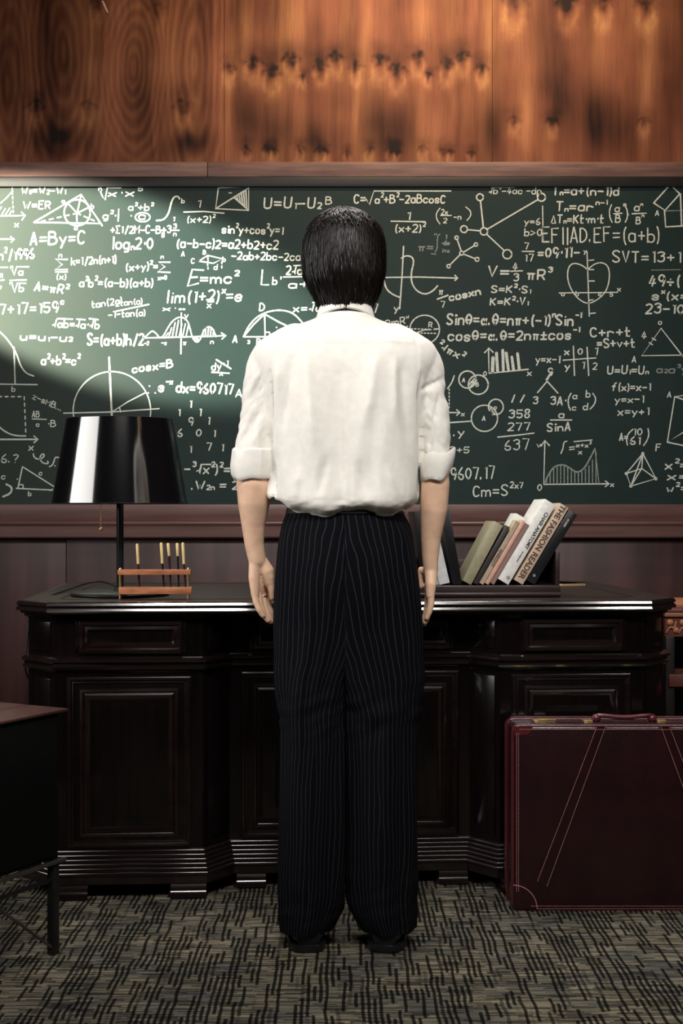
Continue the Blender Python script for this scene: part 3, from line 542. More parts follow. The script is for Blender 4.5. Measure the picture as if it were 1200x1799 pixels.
def frame(parent, name, x0, x1, z0, z1, M, prof, m=M_mould2):
    """moulding frame in the plane of M (local x across, z up, -y outward)"""
    bm = bmesh.new(); pr = [(o, h) for o, h in prof]
    R = M @ Matrix(((1, 0, 0, 0), (0, 0, -1, 0), (0, 1, 0, 0), (0, 0, 0, 1)))
    sweep(bm, [(x0, z0), (x1, z0), (x1, z1), (x0, z1)], pr, M=R); return build(name, bm, m, parent)
def raised(parent, x0, x1, z0, z1, M, name='door_panel'):
    bm = bmesh.new(); box(bm, (x0, -.004, z0), (x1, .0, z1), 0, M); build(name, bm, M_lacq, parent)
fp = [(.020, .0), (.018, .007), (.012, .010), (.008, .006), (.003, .009), (-.004, .008), (-.010, .002), (-.018, -.001)]
fp2 = [(.012, 0), (.010, .006), (.004, .008), (-.002, .004), (-.010, .006), (-.018, .001)]
I4 = Matrix.Identity(4)
def front(x0, x1, y, top=True):
    M = Matrix.Translation((0, y, 0)); mid = (x0+x1)/2
    bd = bmesh.new(); box(bd, (x0+.055, y-.003, .655), (x1-.045, y+.0005, .740), .001); dr = build('drawer_front', bd, M_lacq, desk)
    frame(dr, 'panel_moulding', x0+.085, x1-.075, .675, .722, M, [(.022, .003), (.018, .011), (.010, .013), (.006, .008), (-.002, .012), (-.008, .004), (-.012, .001)])
    bd = bmesh.new(); box(bd, (x0+.03, y-.003, .135), (x1-.03, y+.0005, .590), .001); dd = build('door', bd, M_lacq, desk)
    frame(dd, 'panel_moulding', x0+.085, x1-.085, .180, .540, M, fp)
    raised(dd, x0+.125, x1-.125, .215, .505, M, 'raised_panel')
    frame(dd, 'outer_moulding', x0+.040, x1-.040, .140, .585, M, [(.006, 0), (.004, .007), (-.001, .009), (-.005, .004), (-.009, .006), (-.013, 0)])
front(-W0, -R0, 0); front(R0, W0, 0)
front(-R1, 0.0, .09); front(0.0, R1, .09)
def side(a, b, k):
    a = Vector(a); b = Vector(b); d = (b-a); L = d.length; ang = math.atan2(d.y, d.x)
    M = Matrix.Translation((a.x, a.y, 0)) @ Matrix.Rotation(ang, 4, 'Z')
    bm = bmesh.new(); box(bm, (.018, -.0035, .15), (L-.018, .0005, .585), .001, M); build('corner_panel', bm, M_lacq, desk)
    bm = bmesh.new(); box(bm, (.018, -.0035, .660), (L-.018, .0005, .738), .001, M); build('corner_panel', bm, M_lacq, desk)
side((-W1, .085), (-W0, 0), 0); side((-R0, 0), (-R1, .09), 1); side((R1, .09), (R0, 0), 2); side((W0, 0), (W1, .085), 3)
# bracket feet
foot = [(0, .056), (.012, .054), (.014, .045), (.022, .04), (.026, .028), (.032, .024), (.034, .006), (.030, 0), (0, 0)]
def footb(x0, x1, y):
    bm = bmesh.new(); 
    prism(bm, [(x0, 0), (x1, 0), (x1, .060), (x0, .060)] if False else [(x0-.0, 0), (x1, 0), (x1, .056), (x0+.025, .056), (x0+.012, .03)], 0, .05, Matrix.Translation((0, y+.03, 0)) @ Matrix.Rotation(PI/2, 4, 'X'))
    sweep(bm, [(x0+.01, y-.02), (x1, y-.02)], [(0, .050), (.004, .047), (.006, .043), (.003, .038), (.006, .034), (.010, .030), (.010, .022), (.014, .017), (.015, .004), (0, 0)], closed=False, cap=True)
    build('bracket_foot', bm, M_mould2, desk)
footb(-R0-.095, -R0+.01, 0); footb(-W0-.005, -W0+.09, 0); footb(R0-.01, R0+.095, 0); footb(W0-.09, W0+.005, 0); footb(-R1+.01, -R1+.10, .09); footb(R1-.10, R1-.01, .09)
for x in (-W1+.06, W1-.06):
    bm = bmesh.new(); box(bm, (x-.04, DP-.10, 0), (x+.04, DP-.02, .045), .006); build('rear_foot', bm, M_lacq, desk)
# ------------------------------------------------------------------ table lamp
LC = dpt(211, 1046, TZ); LC.z = TZ+.001
lamp = empty('table_lamp', LC, 'tall black desk lamp with glossy black tapered shade on left of desk', 'lamp')
bm = bmesh.new(); lathe(bm, [(0.001, 0), (.138, 0), (.141, .003), (.141, .007), (.137, .010), (.06, .0115), (.020, .014), (.014, .022), (.001, .022)], 64); build('base', bm, M_blackmetal, lamp)
zb = (1046-885)*LC.y/F; zt = (1046-738)*LC.y/F
bm = bmesh.new(); lathe(bm, [(.0105, .018), (.0105, zb+.03), (.006, zb+.03), (.006, zt-.02), (.001, zt-.02)], 24); build('pole', bm, mat('lamp_pole_black', (.012, .014, .016), .18, spec=.6, coat=.5, noise_amt=.1), lamp)
M_shade = mat('glossy_black_shade', (.004, .004, .005), .10, spec=1.0, noise_amt=.2, nscale=(9, 9, 9)); M_shade.node_tree.nodes['Principled BSDF'].inputs['IOR'].default_value = 1.9
rb, rt = 118.5*LC.y/F, 93*LC.y/F
bm = bmesh.new(); lathe(bm, [(rb, zb), (rt, zt), (rt-.002, zt), (rb-.002, zb+.0), (rb, zb)], 128); sh = build('lamp_shade', bm, M_shade, lamp)
M_edge = mat('shade_trim', (.55, .48, .25), .4, metal=.6, noise_amt=.2)
for z, rr in ((zb, rb), (zt, rt)):
    bm = bmesh.new(); tube(bm, [(rr*math.cos(a*PI/48), rr*math.sin(a*PI/48), z) for a in range(97)], .0007, 6, False); build('shade_rim', bm, M_black, sh)

bm = bmesh.new()
for k in range(3): a = k*2*PI/3; tube(bm, [(0, 0, zt-.02), (rt*.97*math.cos(a), rt*.97*math.sin(a), zt-.004)], .002, 6)
build('shade_spider', bm, M_brass, sh)
bm = bmesh.new(); lathe(bm, [(.001, zb+.03), (.018, zb+.03), (.018, zb+.07), (.03, zb+.10), (.034, zb+.125), (.028, zb+.15), (.001, zb+.162)], 24); build('bulb', bm, mat('unlit_bulb', (.6, .6, .55), .3, noise_amt=.05), lamp)
cx = (184-211)*LC.y/F; z0 = (1046-930)*LC.y/F
bm = bmesh.new(); ns = 26
tube(bm, [(cx, -.06, zb+.045), (0, 0, zb+.05)], .0015, 6)
for k in range(ns): ellipsoid(bm, (cx, -.06, z0+.006+(zb+.04-z0)*k/ns), (.0011, .0011, .0013), u=6, v=4)
tube(bm, [(cx, -.06, z0), (cx, -.06, zb+.045)], .0006, 5); ch = build('pull_chain', bm, M_brass, lamp)
bm = bmesh.new(); ellipsoid(bm, (cx, -.06, z0), (.0052, .0052, .0058), u=16, v=12); build('chain_ball', bm, M_brass, ch)
# lamp cord: leaves the base, crosses the desk top and hangs down the desk's left side
pts = [LC+Vector((-.01, .14, .006)), dpt(178, 1018.5, .815), dpt(140, 1028, TZ+.006), dpt(92, 1045, TZ+.004), P(66, 1056, 3.93)+Vector((0, 0, .005)), P(54, 1068, 3.9), P(50, 1100, 3.87), P(47, 1130, 3.85), P(43, 1165, 3.83), P(46, 1185, 3.84), P(55, 1200, 3.86), P(60, 1215, 3.88), P(62, 1250, 3.9), P(60, 1320, 3.95), P(66, 1420, 4.0)]
pts[-1].z = .03; pts.append(Vector((pts[-1].x-.05, 4.2, .006)))
pts = chaikin(pts, 3); bm = bmesh.new(); tube(bm, [p-LC for p in pts], .0028, 8); cord = build('power_cord', bm, M_black, loc=LC, label='thin black lamp cord crossing the desk top and hanging down its left side', category='cord')
# ------------------------------------------------------------------ rack with handled sticks
RY = 3.665; s_ = F/RY
RK = P(272, 1058, RY); RK.z = TZ+.001
rack = empty('stick_rack', RK, 'small orange wood and brass two tier rack on desk beside the lamp base', 'rack', DR)
def rz(py): return (1057-py)/s_
hw = 63/s_
bm = bmesh.new(); box(bm, (-hw-.003, -.002, rz(1015)), (hw-.001, .030, rz(1006)), .0012); build('upper_rail', bm, M_rackwood, rack)
bm = bmesh.new(); box(bm, (-hw, -.002, rz(1049)), (hw+.002, .034, rz(1037)), .0012); build('lower_rail', bm, M_rackwood, rack)
for x in (-hw+.003, hw-.008):
    for y in (.002, .026):
        bm = bmesh.new(); lathe(bm, [(.001, 0), (.0028, 0), (.0028, .004), (.0019, .005), (.0019, rz(1015)), (.0019, rz(1004)), (.001, rz(1003))], 10, (x, y, 0)); build('brass_post', bm, M_brass, rack)
M_st1 = mat('dark_plum_shaft', (.045, .012, .02), .25, coat=.4, noise_amt=.3); M_st2 = mat('black_shaft', (.01, .009, .012), .25, coat=.4, noise_amt=.3)
sticks = [(240, 242, 955, 991, M_st1, 'slim stick with long cream handle standing alone at left of rack'), (282, 285, 953, 990, M_st2, 'cream handled black stick second from left in rack, long handle'),
          (294, 297, 954, 977, M_st1, 'middle stick in rack with short handle and plum shaft'), (310, 311, 954, 977, M_st2, 'fourth stick in rack with short cream handle and black shaft'), (320, 323, 953, 991, M_st1, 'rightmost stick in rack with long pale handle and plum shaft')]
for xt, xb, y0, y1, m, lab in sticks:
    o = empty('handled_stick', DM @ Vector(((DM.inverted() @ (P(xb+3, 1043, RY+.016))).x, (DM.inverted() @ P(xb, 1043, RY+.016)).y, 0)), lab, 'stick', DR, 'sticks in the rack')
    b = P(xb+3, 1043, RY+.014); b.z = RK.z+rz(1036.5); o.location = b; tp = P(xt+1, y0, RY+.014)-b; ml = (P((xt*.6+xb*.4)+2, y1, RY+.014)-b)
    q = Matrix.Rotation(-DR, 3, 'Z'); tp = q @ tp; ml = q @ ml
    bm = bmesh.new(); tube(bm, [(0, 0, 0), tuple(ml)], [.0026, .0030], 12); build('shaft', bm, m, o)
    bm = bmesh.new(); d = tp-ml; tube(bm, [tuple(ml), tuple(ml+d*.03), tuple(ml+d*.93), tuple(ml+d*.98), tuple(tp)], [.0032, .0039, .0041, .0032, .0012], 12); build('handle', bm, M_cream, o)
# ------------------------------------------------------------------ book rack and books
def d2(px, Y): # desk-local x for a pixel column at world depth Y
    return (DM.inverted() @ P(px, 1040, Y)).x
BY = 3.745; bs = F/BY
bl = DM.inverted() @ P(985, 1049, BY); yb0 = bl.y; xr = bl.x; xl = d2(692, BY)
brk = empty('book_rack', DM @ Vector((xl, yb0, TZ)), 'dark wooden desktop book rack with raised base and upright ends', 'rack', DR)
Wd = xr-xl
M_rackdk = mat('dark_rack_wood', (.035, .018, .018), .4, noise_amt=.5, nscale=(6, 60, 60), coat=.2)
bm = bmesh.new(); box(bm, (0, 0, .001), (Wd, .19, .034), .003); build('base', bm, M_rackdk, brk)
bm = bmesh.new(); sweep(bm, [(0, 0), (Wd, 0)], [(0, .004), (.004, .006), (.004, .010), (.001, .013), (0, .014)], closed=False, cap=True); build('base_bead', bm, M_rackdk, brk)
for x in (0, Wd-.012):
    bm = bmesh.new(); box(bm, (x, .01, .034), (x+.012, .188, .128), .002); build('end_panel', bm, M_rackdk, brk)
bm = bmesh.new(); box(bm, (.012, .176, .034), (Wd-.012, .188, .10), .002); build('back_rail', bm, M_rackdk, brk)
BZ = TZ+.0345
def paper(c): return mat('paper_edges', c, .8, noise_amt=.25, nscale=(400, 8, 8))
M_pages = paper((.62, .58, .48)); M_pages2 = paper((.8, .78, .74))
def cmat(name, c, r=.5): return mat(name, c, r, noise_amt=.18, nscale=(60, 60, 60))
def book(label, px, tilt, thick, H, depth, col, y0=.012, pages=None, spine=None, name='book', rough=.5, titles=(), pv='r'):
    """spine faces the room; px = column of the lower spine corner that touches the base; tilt>0 leans right"""
    Y = BY+y0
    x = d2(px, Y); o = empty(name, DM @ Vector((x, yb0+y0, BZ)), label, 'book', DR)
    a = math.radians(tilt); R = Matrix.Rotation(a, 4, 'Y')
    off = Matrix.Translation((-thick if tilt > 0 else 0, 0, 0)); M = R @ off
    ov = .003; cm = cmat(name+'_cover', col, rough)
    bm = bmesh.new()
    box(bm, (0, 0, 0), (.0022, depth, H), .0005, M); box(bm, (thick-.0022, 0, 0), (thick, depth, H), .0005, M)
    box(bm, (0, -.0012, 0), (thick, .0022, H), .0009, M); c = build('cover', bm, cm, o)
    if spine:
        bm = bmesh.new(); box(bm, (.0008, -.0016, .001), (thick-.0008, -.0011, H-.001), 0, M); build('spine_strip', bm, cmat('spine_'+name, spine, rough), c)
    bm = bmesh.new(); box(bm, (.0023, .0025, ov), (thick-.0023, depth-ov, H-ov), 0, M); build('page_block', bm, pages or M_pages, o)
    for t, z, h, colr, xo in titles:
        cu = bpy.data.curves.new('t', 'FONT'); cu.body = t; cu.size = h; cu.align_x = 'CENTER'; cu.align_y = 'CENTER'; cu.extrude = .00015; cu.space_character = 1.0; cu.offset = .0003*h/.012
        ob = bpy.data.objects.new('t', cu); COL.objects.link(ob); bpy.context.view_layer.update()
        me = bpy.data.meshes.new_from_object(ob.evaluated_get(bpy.context.evaluated_depsgraph_get())); bpy.data.objects.remove(ob)
        me.transform(M @ Matrix.Translation((xo, -.0019, z)) @ Matrix.Rotation(PI/2, 4, 'Y') @ Matrix.Rotation(PI/2, 4, 'X'))
        link('title_lettering', me, colr, c, smooth=False)
    return o
inkd = cmat('dark_print', (.05, .045, .045)); inkb = cmat('brown_print', (.10, .05, .045)); inkl = cmat('pale_print', (.75, .68, .55))
book('thick khaki book, leftmost of the volumes leaning right in the rack', 826, 28.5, .027, .190, .15, (.34, .31, .20), pages=M_pages)
book('thin black spined book leaning against the khaki one', 838, 29.5, .014, .186, .15, (.035, .028, .028), pages=M_pages)
book('tall pale book set back behind the thin spines, only its top showing', 857.5, 29.5, .030, .215, .09, (.72, .74, .66), y0=.078)
book('narrow tan book with dark lettering along its spine', 847.5, 30.6, .0125, .205, .05, (.55, .42, .26), spine=(.45, .35, .27), titles=(('ANEKDOT', .085, .0115, inkd, .0062),))
book('narrow salmon pink book leaning in the middle of the row', 856.7, 30.8, .0118, .207, .05, (.70, .40, .30))
book('narrow brown book with pink edge leaning behind the big white volume', 866.5, 30.9, .0125, .196, .05, (.22, .12, .11), spine=(.28, .17, .15))
book('large white book titled CHAIR ANATOMY leaning right in the rack', 892, 31.0, .0345, .262, .155, (.83, .82, .78), pages=M_pages2, titles=(('CHAIR ANATOMY', .172, .0145, inkd, .024), ('the inside story', .085, .0055, inkd, .022), ('O', .017, .0115, inkd, .0235)))
book('tan book titled THE FASHION READER leaning beside the white volume', 917.5, 31.2, .0285, .253, .15, (.62, .47, .34), titles=(('THE FASHION READER', .132, .0235, inkb, .0125),))
bk = book('black book at the right end of the leaning row', 938.3, 31.8, .027, .232, .15, (.014, .014, .016), rough=.3, titles=(('O', .022, .009, inkl, .012), ('STUDIO', .196, .007, inkl, .012)))
book('white paperback leaning left against a black folder', 770.5, -13, .0235*.72+.013, .150, .14, (.80, .80, .80), pages=M_pages2, spine=(.80, .80, .82))
book('thin white booklet leaning left beside the man\'s right forearm', 765, -13, .0075, .140, .14, (.72, .68, .68), pages=M_pages2)
book('tall black folder leaning left beside the white paperback', 794, -9.5, .026, .215, .155, (.010, .010, .012), rough=.35)
book('black bound volume with white page edges at the far left of the rack', 741, -7, .022, .208, .15, (.012, .011, .013), pages=M_pages2, rough=.35)
# notebook lying on the desk beyond the rack
nb = empty('notebook', Vector(dpt(1004, 1031, TZ))+Vector((0, .05, .001)), 'small tan notebook lying flat on desk right of the book rack', 'notebook', .5)
bm = bmesh.new(); box(bm, (-.05, -.03, 0), (.045, .09, .008), .001); build('page_block', bm, mat('tan_paper', (.55, .38, .24), .7, noise_amt=.3, nscale=(20, 20, 300)), nb)
bm = bmesh.new(); box(bm, (-.052, -.032, 0), (.048, .092, .0018), .0005, Matrix.Translation((0, 0, .0085)) @ Matrix.Rotation(math.radians(4), 4, 'Y') @ Matrix.Translation((0, 0, .003))); build('cover', bm, M_blackmetal, nb)
# ------------------------------------------------------------------ suitcase
SX0 = P(899, 1600, 3.45); SW, SD, SHt = .63, .145, .482
case = empty('suitcase', (SX0.x, 3.45, .001), 'burgundy leather suitcase with stitched straps standing on the carpet', 'suitcase', 0)
M_leather = mat('burgundy_leather', (.022, .0035, .0055), .32, spec=.6, noise_amt=.35, nscale=(14, 14, 14), bump=.35, bscale=(260, 260, 260), coat=.15)
M_leather2 = mat('burgundy_trim_leather', (.10, .015, .022), .30, spec=.6, noise_amt=.25, nscale=(20, 20, 20), bump=.2, bscale=(260, 260, 260), coat=.25)
M_thread = mat('pink_thread', (.50, .22, .20), .7, noise_amt=.2, nscale=(300, 300, 300))
bm = bmesh.new(); box(bm, (0, 0, 0), (SW, SD*.62, SHt), .014, seg=4); lid = build('front_shell', bm, M_leather, case)
bm = bmesh.new(); box(bm, (0, SD*.62+.0015, 0), (SW, SD, SHt), .014, seg=4); build('rear_shell', bm, M_leather, case)
def rrect(w_, h_, r_, y, m=0):
    pts = []
    for cx_, cz_, a0 in ((w_-r_-m, r_+m, -90), (w_-r_-m, h_-r_-m, 0), (r_+m, h_-r_-m, 90), (r_+m, r_+m, 180)):
        for k in range(7): a = math.radians(a0+k*15); pts.append((cx_+r_*math.cos(a), y, cz_+r_*math.sin(a)))
    return pts+[pts[0]]
bm = bmesh.new(); tube(bm, rrect(SW, SHt, .02, .005, .003), .0042, 8, False); tube(bm, rrect(SW, SHt, .02, SD-.005, .003), .0042, 8, False); tube(bm, rrect(SW, SHt, .016, SD*.62, -.001), .003, 8, False); build('edge_piping', bm, M_leather2, case)
def stitch(bm, a, b, st=.0052, y=-.0022, r=.0008):
    a = Vector(a); b = Vector(b); n = max(1, int((b-a).length/st)); d = b-a
    for i in range(n):
        p = a+d*(i/n); q = a+d*((i+.66)/n); tube(bm, [(p.x, y, p.y), (q.x, y, q.y)], r, 5)
bm = bmesh.new()
for x in (.0125, .0175): stitch(bm, (x, .05), (x, SHt-.02))
stitch(bm, (.02, SHt-.012), (SW-.02, SHt-.012)); stitch(bm, (SW-.0175, .05), (SW-.0175, SHt-.02)); stitch(bm, (.05, .012), (SW-.05, .012))
build('edge_stitching', bm, M_thread, lid)
def spx(px, py): return Vector(((px-899)*3.45/F, (1600.0-py)*3.45/F))
for sg in (0, 1):
    A, B = (spx(1046, 1277), spx(1066, 1277)), (spx(941, 1548), spx(963, 1560))
    poly = [A[0], A[1], B[1], B[0]]; poly = [Vector((p.x if not sg else SW-p.x+.0, p.y)) for p in poly]
    bm = bmesh.new(); prism(bm, [(p.x, p.y) for p in (poly if sg else poly[::-1])], 0, .0016, Matrix.Translation((0, .0, 0)) @ Matrix.Rotation(PI/2, 4, 'X')); st = build('leather_strap', bm, M_leather, case)
    bm = bmesh.new(); stitch(bm, poly[0].lerp(poly[1], .12), poly[3].lerp(poly[2], .12), r=.0009); stitch(bm, poly[1].lerp(poly[0], .12), poly[2].lerp(poly[3], .12), r=.0009); build('strap_stitching', bm, M_thread, st)
for cxx, czz, sx, sz in ((0, SHt, 1, -1), (0, 0, 1, 1), (SW, SHt, -1, -1), (SW, 0, -1, 1)):
    bm = bmesh.new(); n = 10; R_ = .062 if czz == 0 else .05
    poly = [(cxx+sx*.004, czz+sz*.004)]+[(cxx+sx*(.004+R_*math.cos(k*PI/2/n)), czz+sz*(.004+R_*math.sin(k*PI/2/n))) for k in range(n+1)]
    if czz > 0: poly = [(cxx+sx*.006, czz+sz*.004), (cxx+sx*.055, czz+sz*.004), (cxx+sx*.048, czz+sz*.020), (cxx+sx*.040, czz+sz*.026), (cxx+sx*.006, czz+sz*.028)]
    if sx*sz < 0: poly = poly[::-1]
    prism(bm, poly, 0, .0022, Matrix.Translation((0, .0015, 0)) @ Matrix.Rotation(PI/2, 4, 'X')); build('corner_patch', bm, M_leather2 if czz else M_leather, case)
    if czz == 0:
        bm = bmesh.new(); tube(bm, [(p[0], -.0016, p[1]) for p in poly if abs(p[0]-cxx) > .0045 or abs(p[1]-czz) > .0045], .0013, 6); build('patch_edge', bm, M_thread, case)
hx = spx(1105, 1268).x; hl = 52*3.45/F
bm = bmesh.new(); tube(bm, chaikin([Vector((hx-hl, .06, SHt-.002)), Vector((hx-hl, .06, SHt+.012)), Vector((hx-hl+.012, .055, SHt+.017)), Vector((hx, .05, SHt+.010)), Vector((hx+hl-.012, .055, SHt+.017)), Vector((hx+hl, .06, SHt+.012)), Vector((hx+hl, .06, SHt-.002))], 3), .0062, 10)
hd = build('handle', bm, M_leather2, case)
for sx in (-1, 1):
    bm = bmesh.new(); ellipsoid(bm, (hx+sx*(hl-.003), .06, SHt+.008), (.0125, .012, .011)); build('handle_end', bm, M_leather2, hd)
    bm = bmesh.new(); xx = hx+sx*(hl+.020); box(bm, (xx-.012, .045, SHt-.001), (xx+.012, .075, SHt+.004), .001); build('handle_plate', bm, M_brass, case)
lx = spx(962, 1268).x
for x in (lx, SW-lx):
    bm = bmesh.new(); box(bm, (x-.028, .052, SHt-.001), (x+.028, .082, SHt+.004), .001); box(bm, (x-.018, .05, SHt+.004), (x+.030, .07, SHt+.0065), .001); build('latch', bm, M_brass, case)
for x in (.04, SW-.04):
    pass
# ------------------------------------------------------------------ black cabinet table at left
c0 = Vector((-.643, 3.13, 0)); ang = math.atan2(-.875, -.485)
u1 = Vector((-.485, -.875, 0)).normalized(); u2 = Vector((-.875, .485, 0)).normalized()
ct = empty('cabinet_table', (c0.x, c0.y, 0), 'low black cabinet on slim braced metal legs, reddish top, at left edge', 'cabinet', math.atan2(u1.y, u1.x))
# local: x along front edge, y = left-hand side; u2 is -y in local
M_cab = mat('cabinet_black', (.003, .003, .003), .6, spec=.15, noise_amt=.3, nscale=(30, 30, 30)); M_cabtop = mat('cabinet_top_wood', (.11, .045, .038), .35, noise_amt=.5, nscale=(4, 50, 50), coat=.3)
CL, CW = .95, .42
bm = bmesh.new(); box(bm, (0, -CW, .566), (CL, 0, .573), .0015); build('top_panel', bm, M_cabtop, ct)
bm = bmesh.new(); box(bm, (.022, -CW+.02, .225), (CL-.022, -.012, .566), .002); build('body', bm, M_cab, ct)
for k in range(2):
    a = .03+k*.445; bm = bmesh.new(); box(bm, (a, -.013, .235), (a+.44, -.006, .556), .001); dr_ = build('door', bm, M_cab, ct)
    bm = bmesh.new(); ellipsoid(bm, (a+(.41 if k == 0 else .03), -.001, .40), (.007, .007, .007)); build('knob', bm, M_blackmetal, dr_)
for x in (.02, CL-.04):
    for y in (-.030, -CW+.012):
        bm = bmesh.new(); box(bm, (x, y, 0), (x+.02, y+.02, .225), .001); build('leg', bm, M_blackmetal, ct)
M_steel = mat('dark_steel', (.20, .17, .16), .3, metal=.8, noise_amt=.2)
bm = bmesh.new(); box(bm, (.0, -.016, .214), (CL-.0, -.004, .222), .001); box(bm, (.02, -CW+.01, .214), (CL-.02, -CW+.022, .222), .001); build('frame_rail', bm, M_steel, ct)
bm = bmesh.new(); box(bm, (.02, -.024, .172), (CL-.02, -.014, .180), .001); build('lower_rail', bm, M_blackmetal, ct)
for a, b in ((.03, .24), (.41, .24), (.92, .70), (.55, .70)):
    bm = bmesh.new(); tube(bm, [(a, -.018, .012 if a in (.03, .92) else .172), (b, -.018, .176 if a in (.03, .92) else .012)], .0035, 8) if a in (.03, .92) else tube(bm, [(a, -.018, .172), (b, -.018, .176)], .0035, 8)
    build('brace', bm, M_steel, ct)
# ------------------------------------------------------------------ wooden side stand at the right edge
sy = 3.98; q = F/sy; sx0 = (1167-600)/q
st = empty('side_stand', (sx0, sy, 0), 'orange brown wooden stand with carved frieze behind right end of desk', 'stand', 0)
M_or = mat('warm_brown_wood', (.50, .19, .10), .45, noise_amt=.4, nscale=(4, 60, 60)); M_red = mat('red_brown_wood', (.16, .045, .035), .5, noise_amt=.4, nscale=(6, 40, 40))
def sz(py): return CAMZ-(py-899.5)/q
SWd = .46
bm = bmesh.new(); box(bm, (.018, .02, sz(1069)), (SWd-.018, .30, sz(1061)), .003); build('top_panel', bm, M_or, st)
bm = bmesh.new(); box(bm, (.0, .0, sz(1076)), (SWd, .32, sz(1069.3)), .003); build('cornice', bm, M_red, st)
bm = bmesh.new(); box(bm, (.002, .003, sz(1084)), (SWd-.002, .317, sz(1076.2)), .003); build('cornice_moulding', bm, M_or, st)
bm = bmesh.new(); box(bm, (.005, .012, sz(1119)), (SWd-.005, .305, sz(1084))); fr = build('frieze', bm, M_red, st, smooth=False)
bm = bmesh.new(); rr = random.Random(4); n = 12
for k in range(n):
    x = .02+k*(SWd-.04)/(n-1)
    for j in range(2): ellipsoid(bm, (x+(j*.018), .011, sz(1094+14*j)), (.010, .006, .010), u=10, v=6)
    tube(bm, chaikin([Vector((x-.012, .010, sz(1113))), Vector((x, .008, sz(1100))), Vector((x+.012, .008, sz(1106))), Vector((x+.018, .010, sz(1092)))]), .003, 6)
build('carved_scrolls', bm, M_or, fr)
bm = bmesh.new(); box(bm, (.014, .0, sz(1207)), (SWd-.014, .31, sz(1185)), .003); build('shelf', bm, M_red, st)
bm = bmesh.new(); box(bm, (.010, .29, .05), (SWd-.010, .30, sz(1120))); build('back_panel', bm, M_dark, st, smooth=False)
for x in (.006, SWd-.034):
    for y in (.008, .27):
        bm = bmesh.new(); box(bm, (x, y, 0), (x+.028, y+.028, sz(1119)), .002); build('leg', bm, M_dark, st)
# ------------------------------------------------------------------ the man
PY = 3.2; ps = F/PY
PO = Vector(((606-600)/ps, PY, 0))
man = empty('person', PO, 'man seen from behind in white shirt and pinstriped trousers facing the desk', 'person')
def W(px, py, dy=0): return P(px, py, PY+dy)-PO
def zz(py): return CAMZ-(py-899.5)/ps
def X(px): return (px-606)/ps
def interp(t, tab):
    if t <= tab[0][0]: return tab[0][1:]
    for a, b in zip(tab[:-1], tab[1:]):
        if t <= b[0]:
            u = (t-a[0])/(b[0]-a[0]); return tuple(p+(q-p)*u for p, q in zip(a[1:], b[1:]))
    return tab[-1][1:]
def smoothtab(tab, n=6):
    """catmull-rom resample of a table"""
    out = []; m = len(tab)
    for i in range(m-1):
        p0, p1, p2, p3 = tab[max(i-1, 0)], tab[i], tab[i+1], tab[min(i+2, m-1)]
        for k in range(n):
            u = k/n; row = []
            for a, b, c, d in zip(p0, p1, p2, p3): row.append(.5*((2*b)+(c-a)*u+(2*a-5*b+4*c-d)*u*u+(3*b-a-3*c+d)*u**3))
            out.append(tuple(row))
    out.append(tab[-1]); return out
def apply_mods(o):
    dg = bpy.context.evaluated_depsgraph_get(); me = bpy.data.meshes.new_from_object(o.evaluated_get(dg)); o.modifiers.clear(); old = o.data; o.data = me; bpy.data.meshes.remove(old)
def remesh(o, vox, sm=4, fac=.5):
    r = o.modifiers.new('r', 'REMESH'); r.mode = 'VOXEL'; r.voxel_size = vox; r.use_smooth_shade = True
    s = o.modifiers.new('s', 'SMOOTH'); s.iterations = sm; s.factor = fac
    bpy.context.view_layer.update(); apply_mods(o); o.data.shade_smooth()
# ---- body
bm = bmesh.new()
hc = W(603, 452, .015)
ellipsoid(bm, hc+Vector((0, 0, .012)), (.074, .094, .100), u=32, v=24)
ellipsoid(bm, hc+Vector((0, .035, -.055)), (.056, .056, .060))                       # jaw and face
ellipsoid(bm, hc+Vector((0, .078, -.098)), (.024, .020, .018))                      # chin
capsule(bm, [hc+Vector((0, .090, .004)), hc+Vector((0, .108, -.038))], [.008, .012])      # nose
capsule(bm, [hc+Vector((-.011, .100, -.042)), hc+Vector((.011, .100, -.042))], [.007, .007])
capsule(bm, [hc+Vector((-.020, .086, -.066)), hc+Vector((0, .094, -.064)), hc+Vector((.020, .086, -.066))], [.004, .006, .004])
capsule(bm, [hc+Vector((-.017, .086, -.074)), hc+Vector((0, .092, -.075)), hc+Vector((.017, .086, -.074))], [.004, .006, .004])
for s in (-1, 1):
    capsule(bm, [hc+Vector((s*.045, .074, .020)), hc+Vector((s*.014, .089, .018))], [.008, .009])   # brow
    ellipsoid(bm, hc+Vector((s*.036, .066, -.028)), (.022, .022, .02))               # cheek
    ellipsoid(bm, hc+Vector((s*.074, .004, -.022)), (.006, .018, .031), Matrix.Rotation(s*.25, 3, 'Z'))   # ear
    ellipsoid(bm, hc+Vector((s*.078, -.004, -.014)), (.004, .014, .020), Matrix.Rotation(s*.45, 3, 'Z'))
capsule(bm, [W(604, 500, .02), W(605, 560, .0), W(606, 590, .0)], [.055, .056, .065])      # neck
capsule(bm, [W(540, 605, .0), W(606, 592, -.005), W(672, 605, .0)], [.050, .058, .050])
tor = [(600, 120, .07), (640, 135, .095), (700, 128, .105), (780, 112, .10), (850, 104, .092), (900, 102, .095), (980, 110, .10), (1060, 112, .10), (1130, 105, .09), (1170, 80, .07)]
loft(bm, [[Vector((a/ps*math.cos(2*PI*j/40), b*math.sin(2*PI*j/40), zz(y))) for j in range(40)] for y, a, b in tor])
